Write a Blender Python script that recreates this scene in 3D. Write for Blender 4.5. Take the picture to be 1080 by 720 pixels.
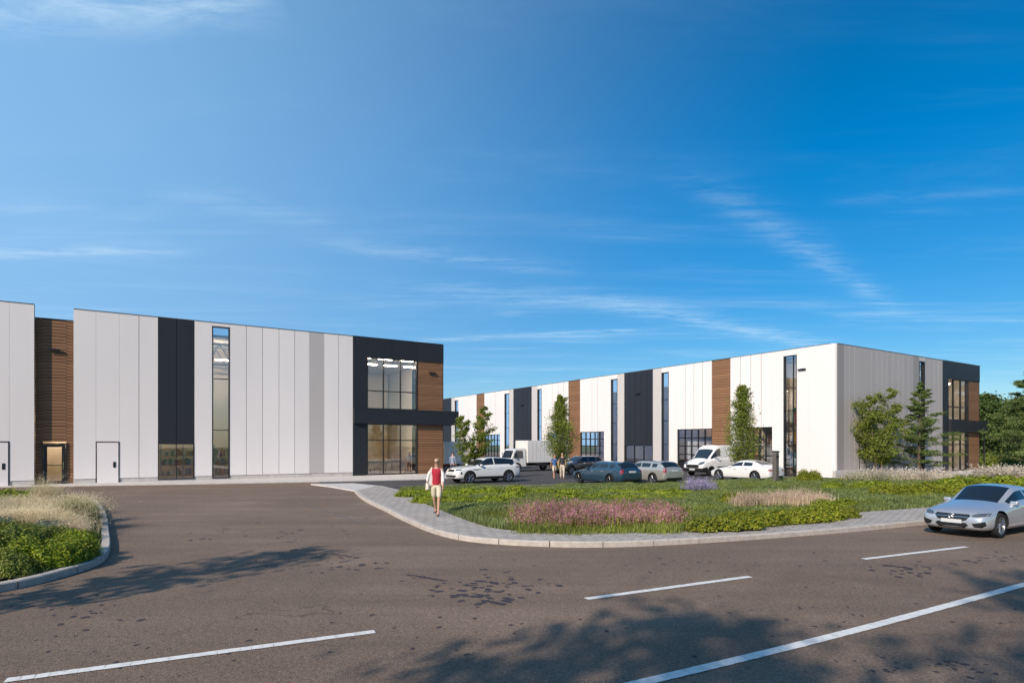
import bpy, bmesh, math, random
import numpy as np
from mathutils import Vector, Matrix
from mathutils.bvhtree import BVHTree
from mathutils.geometry import tessellate_polygon
random.seed(4); rng = np.random.default_rng(7)
for o in list(bpy.data.objects): bpy.data.objects.remove(o)
S = bpy.context.scene
COL = S.collection
R = math.radians
# ------------------------------------------------------------------ camera
FPX = 640.0; HY = 468.5; CH = 2.4
cd = bpy.data.cameras.new('camera'); cam = bpy.data.objects.new('camera', cd); COL.objects.link(cam)
cam.location = (0, 0, CH); cam.rotation_euler = (R(90), 0, 0)
cd.sensor_width = 36; cd.lens = FPX/1080*36; cd.shift_y = (HY-360)/1080; cd.clip_end = 3000; cd.clip_start = 0.1
S.camera = cam
# ------------------------------------------------------------------ sky and sun
SUN_EL = R(33); SAZ = Vector((-.56, -.83)).normalized()       # towards the sun, on the ground
W = bpy.data.worlds.new("World"); S.world = W; W.use_nodes = True
nt = W.node_tree; nt.nodes.clear()
def N(nt, t, **k):
    n = nt.nodes.new(t)
    for a, b in k.items(): setattr(n, a, b)
    return n
def setin(n, **k):
    for a, b in k.items(): n.inputs[a.replace('_', ' ')].default_value = b
def math_(nt, op, a, b=None, c=None):
    n = N(nt, 'ShaderNodeMath', operation=op)
    for i, v in enumerate((a, b, c)):
        if v is None: continue
        if isinstance(v, (int, float)): n.inputs[i].default_value = v
        else: nt.links.new(v, n.inputs[i])
    return n.outputs[0]
def mixc(nt, fac, a, b, mode='MIX'):
    n = N(nt, 'ShaderNodeMix', data_type='RGBA', blend_type=mode)
    for i, v in ((0, fac), (6, a), (7, b)):
        if isinstance(v, (int, float)): n.inputs[i].default_value = v
        elif isinstance(v, tuple): n.inputs[i].default_value = v if len(v) == 4 else (*v, 1)
        else: nt.links.new(v, n.inputs[i])
    return n.outputs[2]
sky = N(nt, 'ShaderNodeTexSky', sky_type='NISHITA', sun_disc=False)
sky.sun_elevation = SUN_EL; sky.sun_rotation = math.atan2(SAZ.x, SAZ.y)
sky.altitude = 100; sky.air_density = 0.85; sky.dust_density = 0.4; sky.ozone_density = 3.5
hs = N(nt, 'ShaderNodeHueSaturation'); setin(hs, Saturation=1.40, Value=1.12, Hue=0.496)
nt.links.new(sky.outputs[0], hs.inputs['Color'])
tc = N(nt, 'ShaderNodeTexCoord'); sep = N(nt, 'ShaderNodeSeparateXYZ'); nt.links.new(tc.outputs['Generated'], sep.inputs[0])
zz = math_(nt, 'MAXIMUM', sep.outputs[2], 0.04)
px_ = math_(nt, 'DIVIDE', sep.outputs[0], zz); py_ = math_(nt, 'DIVIDE', sep.outputs[1], zz)
cmb = N(nt, 'ShaderNodeCombineXYZ'); nt.links.new(px_, cmb.inputs[0]); nt.links.new(py_, cmb.inputs[1])
def cirrus(rot, sc, scale, lo, hi, detail=8, dist=0.6, loc=(0, 0, 0)):
    mp = N(nt, 'ShaderNodeMapping'); mp.inputs['Rotation'].default_value = (0, 0, R(rot)); mp.inputs['Scale'].default_value = sc
    mp.inputs['Location'].default_value = loc
    nt.links.new(cmb.outputs[0], mp.inputs[0])
    nz = N(nt, 'ShaderNodeTexNoise'); nt.links.new(mp.outputs[0], nz.inputs[0])
    setin(nz, Scale=scale, Detail=detail, Roughness=0.62, Distortion=dist)
    mr = N(nt, 'ShaderNodeMapRange', interpolation_type='SMOOTHSTEP'); nt.links.new(nz.outputs[0], mr.inputs[0])
    mr.inputs[1].default_value = lo; mr.inputs[2].default_value = hi
    return mr.outputs[0]
def sky_pt(px, py):     # photo pixel -> point of the cirrus layer
    x, y, z = (px-540)/FPX, 1.0, (HY-py)/FPX
    return x/z, y/z
def streak(p0, p1, w, k, seed):   # one wind-drawn streak of cirrus lying between two points of the layer
    a = Vector(sky_pt(*p0)); b = Vector(sky_pt(*p1)); d = b-a; L = d.length; d /= L
    ox = math_(nt, 'SUBTRACT', px_, a.x); oy = math_(nt, 'SUBTRACT', py_, a.y)
    al = math_(nt, 'ADD', math_(nt, 'MULTIPLY', ox, d.x), math_(nt, 'MULTIPLY', oy, d.y))
    ac = math_(nt, 'SUBTRACT', math_(nt, 'MULTIPLY', oy, d.x), math_(nt, 'MULTIPLY', ox, d.y))
    nz = N(nt, 'ShaderNodeTexNoise'); nt.links.new(cmb.outputs[0], nz.inputs[0]); setin(nz, Scale=1.3+seed*.1, Detail=6, Roughness=0.6)
    wob = math_(nt, 'MULTIPLY', math_(nt, 'SUBTRACT', nz.outputs[0], 0.5), w*2.2)
    ac = math_(nt, 'ADD', ac, wob)
    t = math_(nt, 'DIVIDE', al, L)
    g = math_(nt, 'EXPONENT', math_(nt, 'MULTIPLY', math_(nt, 'POWER', math_(nt, 'ABSOLUTE', math_(nt, 'DIVIDE', ac, w)), 1.6), -1.0))
    ends = math_(nt, 'MULTIPLY', t, math_(nt, 'SUBTRACT', 1.0, t))
    ends = math_(nt, 'MINIMUM', math_(nt, 'MAXIMUM', math_(nt, 'MULTIPLY', ends, 5.0), 0.0), 1.0)
    nz2 = N(nt, 'ShaderNodeTexNoise'); mp = N(nt, 'ShaderNodeMapping'); nt.links.new(cmb.outputs[0], mp.inputs[0])
    mp.inputs['Location'].default_value = (seed*3.1, 0, 0); mp.inputs['Rotation'].default_value = (0, 0, R(25)); mp.inputs['Scale'].default_value = (1, 3.2, 1)
    nt.links.new(mp.outputs[0], nz2.inputs[0]); setin(nz2, Scale=3.0, Detail=8, Roughness=0.68, Distortion=0.5)
    mr = N(nt, 'ShaderNodeMapRange', interpolation_type='SMOOTHSTEP'); nt.links.new(nz2.outputs[0], mr.inputs[0]); mr.inputs[1].default_value = 0.3; mr.inputs[2].default_value = 0.72
    return math_(nt, 'MULTIPLY', math_(nt, 'MULTIPLY', math_(nt, 'MULTIPLY', g, ends), mr.outputs[0]), k)
c1 = cirrus(14, (0.45, 1.6, 1), 0.9, 0.50, 0.80)
c2 = cirrus(-28, (0.5, 2.2, 1), 0.55, 0.48, 0.85, loc=(4, 2, 0))
c3 = cirrus(20, (0.4, 2.6, 1), 2.2, 0.45, 0.9, loc=(1, 7, 0))
low = N(nt, 'ShaderNodeMapRange', interpolation_type='SMOOTHSTEP'); nt.links.new(sep.outputs[2], low.inputs[0])
low.inputs[1].default_value = 0.42; low.inputs[2].default_value = 0.12          # the cirrus is thicker low down
cl = math_(nt, 'ADD', math_(nt, 'MULTIPLY', c1, 0.42), math_(nt, 'MULTIPLY', c2, 0.38))
cl = math_(nt, 'MULTIPLY', cl, math_(nt, 'ADD', 0.35, math_(nt, 'MULTIPLY', c3, 1.3)))
cl = math_(nt, 'MULTIPLY', cl, math_(nt, 'ADD', 0.25, math_(nt, 'MULTIPLY', low.outputs[0], 1.1)))
for a in [((-60, 14), (300, 0), .07, .62, 1), ((-150, 270), (215, 263), .10, .42, 2), ((700, 170), (960, 335), .09, .28, 3), ((560, 300), (1000, 395), .20, .5, 4),
          ((400, 362), (720, 345), .10, .5, 5), ((150, 200), (360, 235), .12, .18, 6), ((300, 250), (620, 290), .14, .22, 7), ((860, 212), (1120, 200), .05, .12, 8),
          ((860, 338), (1250, 338), .05, .3, 9), ((380, 300), (760, 330), .2, .25, 11)]:
    cl = math_(nt, 'ADD', cl, streak(*a))
left_lift = N(nt, 'ShaderNodeMapRange', interpolation_type='SMOOTHSTEP'); nt.links.new(sep.outputs[0], left_lift.inputs[0]); left_lift.inputs[1].default_value = .45; left_lift.inputs[2].default_value = -.85; left_lift.inputs[3].default_value = 0; left_lift.inputs[4].default_value = .86   # brightening towards the left, mixed into the sky colour as lighter blue
cl = math_(nt, 'MINIMUM', cl, 0.85)
# darkening put into the sky colour towards the horizon
hz_ = N(nt, 'ShaderNodeMapRange', interpolation_type='SMOOTHSTEP'); nt.links.new(sep.outputs[2], hz_.inputs[0]); hz_.inputs[1].default_value = 0.0; hz_.inputs[2].default_value = .45; hz_.inputs[3].default_value = .66; hz_.inputs[4].default_value = 1.0
skd = N(nt, 'ShaderNodeVectorMath', operation='SCALE'); nt.links.new(hs.outputs[0], skd.inputs[0]); nt.links.new(hz_.outputs[0], skd.inputs[3])
skyb = mixc(nt, left_lift.outputs[0], mixc(nt, 1.0, skd.outputs[0], (1.0, 1.0, .95), 'MULTIPLY'), (2.2, 4.2, 6.7))
skyc = mixc(nt, math_(nt, 'MULTIPLY', cl, .85), skyb, (5.4, 6.8, 7.8))
bg = N(nt, 'ShaderNodeBackground'); bg.inputs[1].default_value = 0.11; nt.links.new(skyc, bg.inputs[0])
wo = N(nt, 'ShaderNodeOutputWorld'); nt.links.new(bg.outputs[0], wo.inputs[0])
sd = bpy.data.lights.new('sun', 'SUN'); sd.energy = 4.0; sd.angle = R(0.7); sd.color = (1.0, 0.88, 0.75)
sun = bpy.data.objects.new('sun', sd); COL.objects.link(sun)
sv = Vector((SAZ.x*math.cos(SUN_EL), SAZ.y*math.cos(SUN_EL), math.sin(SUN_EL)))
sun.rotation_euler = sv.to_track_quat('Z', 'Y').to_euler(); sun.location = (-20, -25, 30)
vs = S.view_settings; vs.view_transform = 'Standard'; vs.look = 'None'; vs.gamma = 1; vs.use_curve_mapping = False; vs.exposure = 0.35
S.cycles.use_denoising = True; S.cycles.max_bounces = 5; S.cycles.diffuse_bounces = 3; S.cycles.transparent_max_bounces = 10
try: S.cycles.caustics_reflective = False; S.cycles.caustics_refractive = False
except Exception: pass
# ------------------------------------------------------------------ materials
def mat(name, col, rough=0.6, metal=0.0, spec=0.5, coat=0.0):
    m = bpy.data.materials.new(name); m.use_nodes = True
    b = m.node_tree.nodes['Principled BSDF']; setin(b, Base_Color=(*col, 1), Roughness=rough, Metallic=metal)
    b.inputs['Specular IOR Level'].default_value = spec; b.inputs['Coat Weight'].default_value = coat; b.inputs['Coat Roughness'].default_value = 0.04
    return m
def noisy(name, col, col2, scale=3.0, rough=0.6, bump=0.0, bscale=40, metal=0, spec=.5, stretch=(1, 1, 1), detail=6, lo=.35, hi=.65, coat=0):
    m = mat(name, col, rough, metal, spec, coat); t = m.node_tree; b = t.nodes['Principled BSDF']
    c = N(t, 'ShaderNodeTexCoord'); mp = N(t, 'ShaderNodeMapping'); t.links.new(c.outputs['Object'], mp.inputs[0]); mp.inputs['Scale'].default_value = stretch
    nz = N(t, 'ShaderNodeTexNoise'); t.links.new(mp.outputs[0], nz.inputs[0]); setin(nz, Scale=scale, Detail=detail, Roughness=0.6)
    mr = N(t, 'ShaderNodeMapRange'); t.links.new(nz.outputs[0], mr.inputs[0]); mr.inputs[1].default_value = lo; mr.inputs[2].default_value = hi
    t.links.new(mixc(t, mr.outputs[0], col, col2), b.inputs['Base Color'])
    if bump:
        n2 = N(t, 'ShaderNodeTexNoise'); t.links.new(mp.outputs[0], n2.inputs[0]); setin(n2, Scale=bscale, Detail=4)
        bp = N(t, 'ShaderNodeBump'); setin(bp, Strength=bump, Distance=0.02); t.links.new(n2.outputs[0], bp.inputs['Height']); t.links.new(bp.outputs[0], b.inputs['Normal'])
    return m
def leafmat(name, c1, c2, c3=None, trans=0.3, rough=0.55):
    m = bpy.data.materials.new(name); m.use_nodes = True; t = m.node_tree; t.nodes.clear()
    g = N(t, 'ShaderNodeNewGeometry'); rp = N(t, 'ShaderNodeValToRGB'); t.links.new(g.outputs['Random Per Island'], rp.inputs[0])
    rp.color_ramp.elements[0].color = (*c1, 1); rp.color_ramp.elements[1].color = (*c2, 1)
    if c3: e = rp.color_ramp.elements.new(0.93); e.color = (*c2, 1); rp.color_ramp.elements[-1].color = (*c3, 1)
    tcx = N(t, 'ShaderNodeTexCoord'); nz = N(t, 'ShaderNodeTexNoise'); t.links.new(tcx.outputs['Object'], nz.inputs[0]); setin(nz, Scale=0.9, Detail=3)
    mr = N(t, 'ShaderNodeMapRange'); t.links.new(nz.outputs[0], mr.inputs[0]); mr.inputs[1].default_value = .3; mr.inputs[2].default_value = .7; mr.inputs[3].default_value = .72; mr.inputs[4].default_value = 1.3
    vm = N(t, 'ShaderNodeVectorMath', operation='SCALE'); t.links.new(rp.outputs[0], vm.inputs[0]); t.links.new(mr.outputs[0], vm.inputs[3])
    p = N(t, 'ShaderNodeBsdfPrincipled'); setin(p, Roughness=rough); p.inputs['Specular IOR Level'].default_value = .3; t.links.new(vm.outputs[0], p.inputs['Base Color'])
    tr = N(t, 'ShaderNodeBsdfTranslucent'); t.links.new(vm.outputs[0], tr.inputs[0])
    mx = N(t, 'ShaderNodeMixShader'); mx.inputs[0].default_value = trans; t.links.new(p.outputs[0], mx.inputs[1]); t.links.new(tr.outputs[0], mx.inputs[2])
    o = N(t, 'ShaderNodeOutputMaterial'); t.links.new(mx.outputs[0], o.inputs[0]); return m
def glassmat(name, tint, refl=0.12, fres=0.8, rough=0.01):
    m = bpy.data.materials.new(name); m.use_nodes = True; t = m.node_tree; t.nodes.clear()
    tr = N(t, 'ShaderNodeBsdfTransparent'); tr.inputs[0].default_value = (*tint, 1)
    gl = N(t, 'ShaderNodeBsdfGlossy'); gl.inputs[0].default_value = (.95, .97, 1, 1); gl.inputs['Roughness'].default_value = rough
    lw = N(t, 'ShaderNodeLayerWeight'); lw.inputs[0].default_value = .35
    f = math_(t, 'ADD', math_(t, 'MULTIPLY', lw.outputs['Fresnel'], fres), refl)
    mx = N(t, 'ShaderNodeMixShader'); t.links.new(f, mx.inputs[0]); t.links.new(tr.outputs[0], mx.inputs[1]); t.links.new(gl.outputs[0], mx.inputs[2])
    o = N(t, 'ShaderNodeOutputMaterial'); t.links.new(mx.outputs[0], o.inputs[0]); return m
def emit(name, col, k):
    m = mat(name, col, .5); b = m.node_tree.nodes['Principled BSDF']; b.inputs['Emission Color'].default_value = (*col, 1); b.inputs['Emission Strength'].default_value = k; return m
def panelmat(name, col, rough=.45, var=.04, metal=0, spec=.4):
    c2 = tuple(c*(1-var) for c in col)
    m = noisy(name, col, c2, .35, rough, .08, 1.2, metal=metal, spec=spec, stretch=(1, 1, .35)); t = m.node_tree; p = t.nodes['Principled BSDF']
    g = N(t, 'ShaderNodeNewGeometry'); mr = N(t, 'ShaderNodeMapRange'); t.links.new(g.outputs['Random Per Island'], mr.inputs[0]); mr.inputs[3].default_value = .955; mr.inputs[4].default_value = 1.02
    l = p.inputs['Base Color'].links[0].from_socket; vm = N(t, 'ShaderNodeVectorMath', operation='SCALE'); t.links.new(l, vm.inputs[0]); t.links.new(mr.outputs[0], vm.inputs[3]); t.links.new(vm.outputs[0], p.inputs['Base Color']); return m
def asphaltmat(name, a, b, speck, bumpk=.9):
    m = mat(name, a, .88, spec=.3); t = m.node_tree; p = t.nodes['Principled BSDF']
    c = N(t, 'ShaderNodeTexCoord')
    def nz(scale, detail=6, rough=.6, st=(1, 1, 1), rot=0, dist=0):
        mp = N(t, 'ShaderNodeMapping'); t.links.new(c.outputs['Object'], mp.inputs[0]); mp.inputs['Scale'].default_value = st; mp.inputs['Rotation'].default_value = (0, 0, R(rot))
        n = N(t, 'ShaderNodeTexNoise'); t.links.new(mp.outputs[0], n.inputs[0]); setin(n, Scale=scale, Detail=detail, Roughness=rough, Distortion=dist); return n.outputs[0]
    def rng_(o, lo, hi, a=0, b=1):
        mr = N(t, 'ShaderNodeMapRange'); t.links.new(o, mr.inputs[0])
        for i, v in zip((1, 2, 3, 4), (lo, hi, a, b)): mr.inputs[i].default_value = v
        return mr.outputs[0]
    big = rng_(nz(.16, 8, .65, dist=.6), .35, .65)
    col = mixc(t, big, a, b)
    lane = rng_(nz(.5, 5, .6, st=(.16, 1.5, 1), rot=-29), .38, .66)         # wear drawn out along the road
    col = mixc(t, lane, col, tuple(x*.62 for x in b))
    vo = N(t, 'ShaderNodeTexVoronoi'); t.links.new(c.outputs['Object'], vo.inputs[0]); vo.inputs['Scale'].default_value = 55
    sp = rng_(vo.outputs['Color'], 0, 1, .62, 1.35)
    vm = N(t, 'ShaderNodeVectorMath', operation='SCALE'); t.links.new(col, vm.inputs[0]); t.links.new(sp, vm.inputs[3])
    grain = rng_(nz(22, 3, .7), .3, .7, .78, 1.2)
    vm2 = N(t, 'ShaderNodeVectorMath', operation='SCALE'); t.links.new(vm.outputs[0], vm2.inputs[0]); t.links.new(grain, vm2.inputs[3])
    # small pits and old oil drips
    v2 = N(t, 'ShaderNodeTexVoronoi'); mp = N(t, 'ShaderNodeMapping'); t.links.new(c.outputs['Object'], mp.inputs[0]); mp.inputs['Scale'].default_value = (1, 1, 1); t.links.new(mp.outputs[0], v2.inputs[0]); v2.inputs['Scale'].default_value = 2.1; v2.inputs['Randomness'].default_value = 1
    pit = rng_(v2.outputs['Distance'], .035, .06)
    sel = rng_(nz(.35, 2), .47, .53)
    pit = math_(t, 'MAXIMUM', pit, sel)
    col2 = mixc(t, pit, speck, vm2.outputs[0])
    # hairline cracks
    vc = N(t, 'ShaderNodeTexVoronoi', feature='DISTANCE_TO_EDGE'); nd = N(t, 'ShaderNodeTexNoise'); t.links.new(c.outputs['Object'], nd.inputs[0]); setin(nd, Scale=1.5, Detail=5)
    va = N(t, 'ShaderNodeVectorMath', operation='MULTIPLY_ADD'); t.links.new(nd.outputs['Color'], va.inputs[0]); va.inputs[1].default_value = (1.2, 1.2, 0); t.links.new(c.outputs['Object'], va.inputs[2])
    t.links.new(va.outputs[0], vc.inputs[0]); vc.inputs['Scale'].default_value = .17
    cr = rng_(vc.outputs['Distance'], .0003, .0014)
    cr = math_(t, 'MAXIMUM', cr, rng_(nz(.2, 2), .42, .5))
    col3 = mixc(t, cr, tuple(x*.6 for x in a), col2)
    t.links.new(col3, p.inputs['Base Color'])
    bp = N(t, 'ShaderNodeBump'); setin(bp, Strength=bumpk, Distance=.012)
    h = math_(t, 'ADD', math_(t, 'MULTIPLY', vo.outputs['Distance'], .6), nz(70, 4, .7)); t.links.new(h, bp.inputs['Height']); t.links.new(bp.outputs[0], p.inputs['Normal'])
    return m
def woodmat(name, ca, cb, pitch=.19):
    m = mat(name, ca, .6, spec=.3); t = m.node_tree; p = t.nodes['Principled BSDF']; c = N(t, 'ShaderNodeTexCoord'); s = N(t, 'ShaderNodeSeparateXYZ'); t.links.new(c.outputs['Object'], s.inputs[0])
    k = math_(t, 'FLOOR', math_(t, 'DIVIDE', s.outputs[2], pitch))
    wn = N(t, 'ShaderNodeTexWhiteNoise', noise_dimensions='1D'); t.links.new(k, wn.inputs['W'])
    mp = N(t, 'ShaderNodeMapping'); t.links.new(c.outputs['Object'], mp.inputs[0]); mp.inputs['Scale'].default_value = (1, 1, 14)
    nz = N(t, 'ShaderNodeTexNoise'); t.links.new(mp.outputs[0], nz.inputs[0]); setin(nz, Scale=1.6, Detail=6)
    f = math_(t, 'ADD', math_(t, 'MULTIPLY', wn.outputs[0], .45), math_(t, 'MULTIPLY', nz.outputs[0], .6))
    t.links.new(mixc(t, f, ca, cb), p.inputs['Base Color']); return m
def pavermat():
    m = mat('pavers', (.3, .28, .26), .85, spec=.3); t = m.node_tree; p = t.nodes['Principled BSDF']; c = N(t, 'ShaderNodeTexCoord')
    mp = N(t, 'ShaderNodeMapping'); t.links.new(c.outputs['Object'], mp.inputs[0]); mp.inputs['Rotation'].default_value = (0, 0, R(38))
    b = N(t, 'ShaderNodeTexBrick'); t.links.new(mp.outputs[0], b.inputs[0]); setin(b, Color1=(.46, .405, .355, 1), Color2=(.38, .335, .295, 1), Mortar=(.14, .125, .11, 1), Scale=1.0)
    b.inputs['Mortar Size'].default_value = .014; b.inputs['Brick Width'].default_value = .42; b.inputs['Row Height'].default_value = .21; b.inputs['Mortar Smooth'].default_value = .3
    nz = N(t, 'ShaderNodeTexNoise'); t.links.new(c.outputs['Object'], nz.inputs[0]); setin(nz, Scale=2.5, Detail=8, Roughness=.7)
    mr = N(t, 'ShaderNodeMapRange'); t.links.new(nz.outputs[0], mr.inputs[0]); mr.inputs[1].default_value = .3; mr.inputs[2].default_value = .7; mr.inputs[3].default_value = .82; mr.inputs[4].default_value = 1.14
    vm = N(t, 'ShaderNodeVectorMath', operation='SCALE'); t.links.new(b.outputs[0], vm.inputs[0]); t.links.new(mr.outputs[0], vm.inputs[3]); t.links.new(vm.outputs[0], p.inputs['Base Color'])
    bp = N(t, 'ShaderNodeBump'); setin(bp, Strength=.6, Distance=.01); bp.invert = True; t.links.new(b.outputs['Fac'], bp.inputs['Height']); t.links.new(bp.outputs[0], p.inputs['Normal']); return m
M = dict(
 bright=panelmat('lifted_white_panel', (.85, .79, .755)),  # same white panel, colour lifted in place of light on the left front
 white=panelmat('white_panel', (.80, .735, .70)), greige=panelmat('greige_panel', (.45, .405, .385)), mid=panelmat('mid_grey_panel', (.52, .475, .455)), light=panelmat('light_grey_panel', (.56, .52, .49)), taupe=panelmat('taupe_panel', (.33, .295, .28)),
 dark=panelmat('charcoal_panel', (.022, .023, .030), .5, .15, 0, .4), seam=mat('seam', (.10, .095, .09), .9), frame=mat('window_frame', (.012, .012, .014), .4),
 wood=woodmat('wood_cladding', (.17, .085, .045), (.33, .175, .09)), woodback=mat('cladding_gap', (.03, .018, .012), .9),
 concrete=noisy('concrete', (.60, .56, .52), (.48, .445, .41), 2.5, .85, .3, 60), kerb=noisy('kerb_concrete', (.52, .455, .395), (.40, .35, .305), 6, .85, .4, 70, detail=8),
 pavers=pavermat(), asphalt=asphaltmat('asphalt', (.166, .114, .081), (.270, .192, .140), (.035, .030, .034)), asphalt2=asphaltmat('car_park_asphalt', (.080, .073, .075), (.095, .087, .087), (.03, .03, .03)),
 paint=noisy('road_paint', (.72, .70, .66), (.48, .45, .41), 9, .7, .2, 60, detail=10, lo=.48, hi=.75), oldpaint=noisy('worn_paint', (.20, .175, .155), (.12, .10, .085), 14, .8, lo=.4, hi=.6),
 tar=noisy('tar_spots', (.030, .024, .032), (.048, .038, .044), 30, .85), soil=noisy('soil', (.045, .035, .022), (.08, .065, .035), 6, .95, .6, 30), lawn=noisy('lawn', (.045, .075, .02), (.08, .11, .035), 1.2, .95, .5, 40),
 glass=glassmat('window_glass', (.90, .91, .92), .20, .7), tglass=glassmat('strip_glass', (.85, .87, .9), .28, .7), inwall=mat('inner_wall', (.74, .62, .48), .8), infloor=mat('inner_floor', (.30, .25, .21), .5), inceil=mat('inner_ceiling', (.55, .53, .50), .8),
 inlamp=emit('ceiling_light', (1.0, .82, .60), 26.0), steel=mat('steel', (.35, .36, .38), .35, .8), black=mat('black_plastic', (.012, .012, .013), .45), rubber=mat('rubber', (.018, .018, .019), .8, spec=.3),
 rim=mat('alloy', (.42, .42, .43), .28, .9), drim=mat('dark_alloy', (.10, .10, .105), .3, .8), cglass=mat('car_glass', (.012, .017, .022), .04, 0, .9), hlamp=mat('headlight', (.10, .11, .12), .08, .3, .9, 1.0), rlamp=mat('taillight', (.28, .008, .008), .15, 0, .7, 1.0),
 plate=mat('number_plate', (.58, .58, .57), .5), chrome=mat('chrome', (.75, .76, .78), .12, 1.0), bark=noisy('bark', (.10, .075, .055), (.16, .125, .095), 12, .9, .6, 40, stretch=(1, 1, .25)),
)
# ------------------------------------------------------------------ mesh helpers
def tag(o, label=None, cat=None, group=None, kind=None):
    for k, v in (('label', label), ('category', cat), ('group', group), ('kind', kind)):
        if v: o[k] = v
    return o
def empty(name, loc=(0, 0, 0), rz=0.0):
    o = bpy.data.objects.new(name, None); COL.objects.link(o); o.location = loc; o.rotation_euler = (0, 0, rz); o.empty_display_size = .3; return o
def link(name, me, parent=None):
    o = bpy.data.objects.new(name, me); COL.objects.link(o)
    if parent is not None: o.parent = parent
    return o
class MB:
    def __init__(s): s.v = []; s.f = []; s.m = []
    def add(s, vs, fs, m=0):
        k = len(s.v); s.v += [tuple(v) for v in vs]; s.f += [tuple(i+k for i in f) for f in fs]; s.m += [m]*len(fs); return s
    def box(s, x0, x1, y0, y1, z0, z1, m=0):
        if x0 > x1: x0, x1 = x1, x0
        if y0 > y1: y0, y1 = y1, y0
        v = [(x, y, z) for z in (z0, z1) for y in (y0, y1) for x in (x0, x1)]
        return s.add(v, [(0, 2, 3, 1), (4, 5, 7, 6), (0, 1, 5, 4), (2, 6, 7, 3), (0, 4, 6, 2), (1, 3, 7, 5)], m)
    def tube(s, pts, rad, n=8, m=0, caps=True):
        pts = [Vector(p) for p in pts]; k0 = len(s.v)
        if not hasattr(rad, '__len__'): rad = [rad]*len(pts)
        for i, p in enumerate(pts):
            d = (pts[min(i+1, len(pts)-1)]-pts[max(i-1, 0)]).normalized()
            a = d.cross(Vector((0, 0, 1)) if abs(d.z) < .95 else Vector((1, 0, 0))).normalized(); b = d.cross(a)
            for j in range(n):
                t = 2*math.pi*j/n; s.v.append(tuple(p+(a*math.cos(t)+b*math.sin(t))*rad[i]))
        for i in range(len(pts)-1):
            for j in range(n):
                s.f.append((k0+i*n+j, k0+i*n+(j+1) % n, k0+(i+1)*n+(j+1) % n, k0+(i+1)*n+j)); s.m.append(m)
        if caps:
            s.f.append(tuple(k0+j for j in range(n))[::-1]); s.m.append(m); s.f.append(tuple(k0+(len(pts)-1)*n+j for j in range(n))); s.m.append(m)
        return s
    def lathe(s, prof, n=24, m=0, axis='z', c=(0, 0, 0)):     # prof: (radius, height)
        k0 = len(s.v)
        for r, h in prof:
            for j in range(n):
                t = 2*math.pi*j/n; p = (r*math.cos(t), r*math.sin(t), h)
                if axis == 'y': p = (p[0], h, p[1])
                s.v.append((p[0]+c[0], p[1]+c[1], p[2]+c[2]))
        for i in range(len(prof)-1):
            for j in range(n): s.f.append((k0+i*n+j, k0+i*n+(j+1) % n, k0+(i+1)*n+(j+1) % n, k0+(i+1)*n+j)); s.m.append(m)
        return s
    def build(s, name, mats, parent=None, smooth=False, bevel=0.0, recalc=False):
        me = bpy.data.meshes.new(name); me.from_pydata(s.v, [], s.f)
        if not isinstance(mats, (list, tuple)): mats = [mats]
        for m in mats: me.materials.append(m)
        me.polygons.foreach_set('material_index', s.m)
        if bevel or recalc:
            bm = bmesh.new(); bm.from_mesh(me)
            if recalc: bmesh.ops.recalc_face_normals(bm, faces=bm.faces)
            if bevel:
                es = [e for e in bm.edges if len(e.link_faces) == 2 and e.calc_face_angle(0) > R(40)]
                bmesh.ops.bevel(bm, geom=es, offset=bevel, segments=2, affect='EDGES', profile=.7)
            bm.to_mesh(me); bm.free()
        if smooth: me.polygons.foreach_set('use_smooth', [True]*len(me.polygons))
        me.update(); return link(name, me, parent)
def npmesh(name, v, k, mats, mi=None, parent=None, smooth=False):   # v: (nfaces*k,3), unshared corners
    nf = len(v)//k; me = bpy.data.meshes.new(name); me.vertices.add(len(v)); me.vertices.foreach_set('co', np.ascontiguousarray(v, dtype=np.float32).ravel())
    me.loops.add(len(v)); me.loops.foreach_set('vertex_index', np.arange(len(v), dtype=np.int32))
    me.polygons.add(nf); me.polygons.foreach_set('loop_start', np.arange(0, len(v), k, dtype=np.int32)); me.polygons.foreach_set('loop_total', np.full(nf, k, dtype=np.int32))
    for m in mats: me.materials.append(m)
    if mi is not None: me.polygons.foreach_set('material_index', np.asarray(mi, dtype=np.int32))
    me.update(calc_edges=True); return link(name, me, parent)
def G(px, py, z=0.0):
    y = FPX*(CH-z)/(py-HY); return ((px-540)/FPX*y, y)
def flat(name, pts, z, m, thick=0.0):
    vs = [Vector((p[0], p[1], z)) for p in pts]; tris = tessellate_polygon([vs]); mb = MB()
    mb.add(vs, [tuple(t) for t in tris]); n = len(vs)
    if thick: mb.add(vs+[Vector((v.x, v.y, z-thick)) for v in vs], [(i, (i+1) % n, n+(i+1) % n, n+i) for i in range(n)])
    o = mb.build(name, m)
    me = o.data; bm = bmesh.new(); bm.from_mesh(me)
    for f in bm.faces:
        f.normal_update()
        if abs(f.normal.z) > .5 and f.normal.z < 0: f.normal_flip()
    bm.to_mesh(me); bm.free(); return o
def smoothline(pts, n=6):       # Catmull-Rom
    P = [np.array(p, float) for p in pts]; out = []
    for i in range(len(P)-1):
        a = P[max(i-1, 0)]; b = P[i]; c = P[i+1]; d = P[min(i+2, len(P)-1)]
        for t in np.linspace(0, 1, n, endpoint=False):
            out.append(.5*((2*b)+(-a+c)*t+(2*a-5*b+4*c-d)*t*t+(-a+3*b-3*c+d)*t**3))
    out.append(P[-1]); return out
def offset(pts, d):
    out = []
    for i, p in enumerate(pts):
        t = np.array(pts[min(i+1, len(pts)-1)])-np.array(pts[max(i-1, 0)]); t = t/np.linalg.norm(t)
        out.append(np.array(p)+d*np.array([-t[1], t[0]]))
    return out
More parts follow.
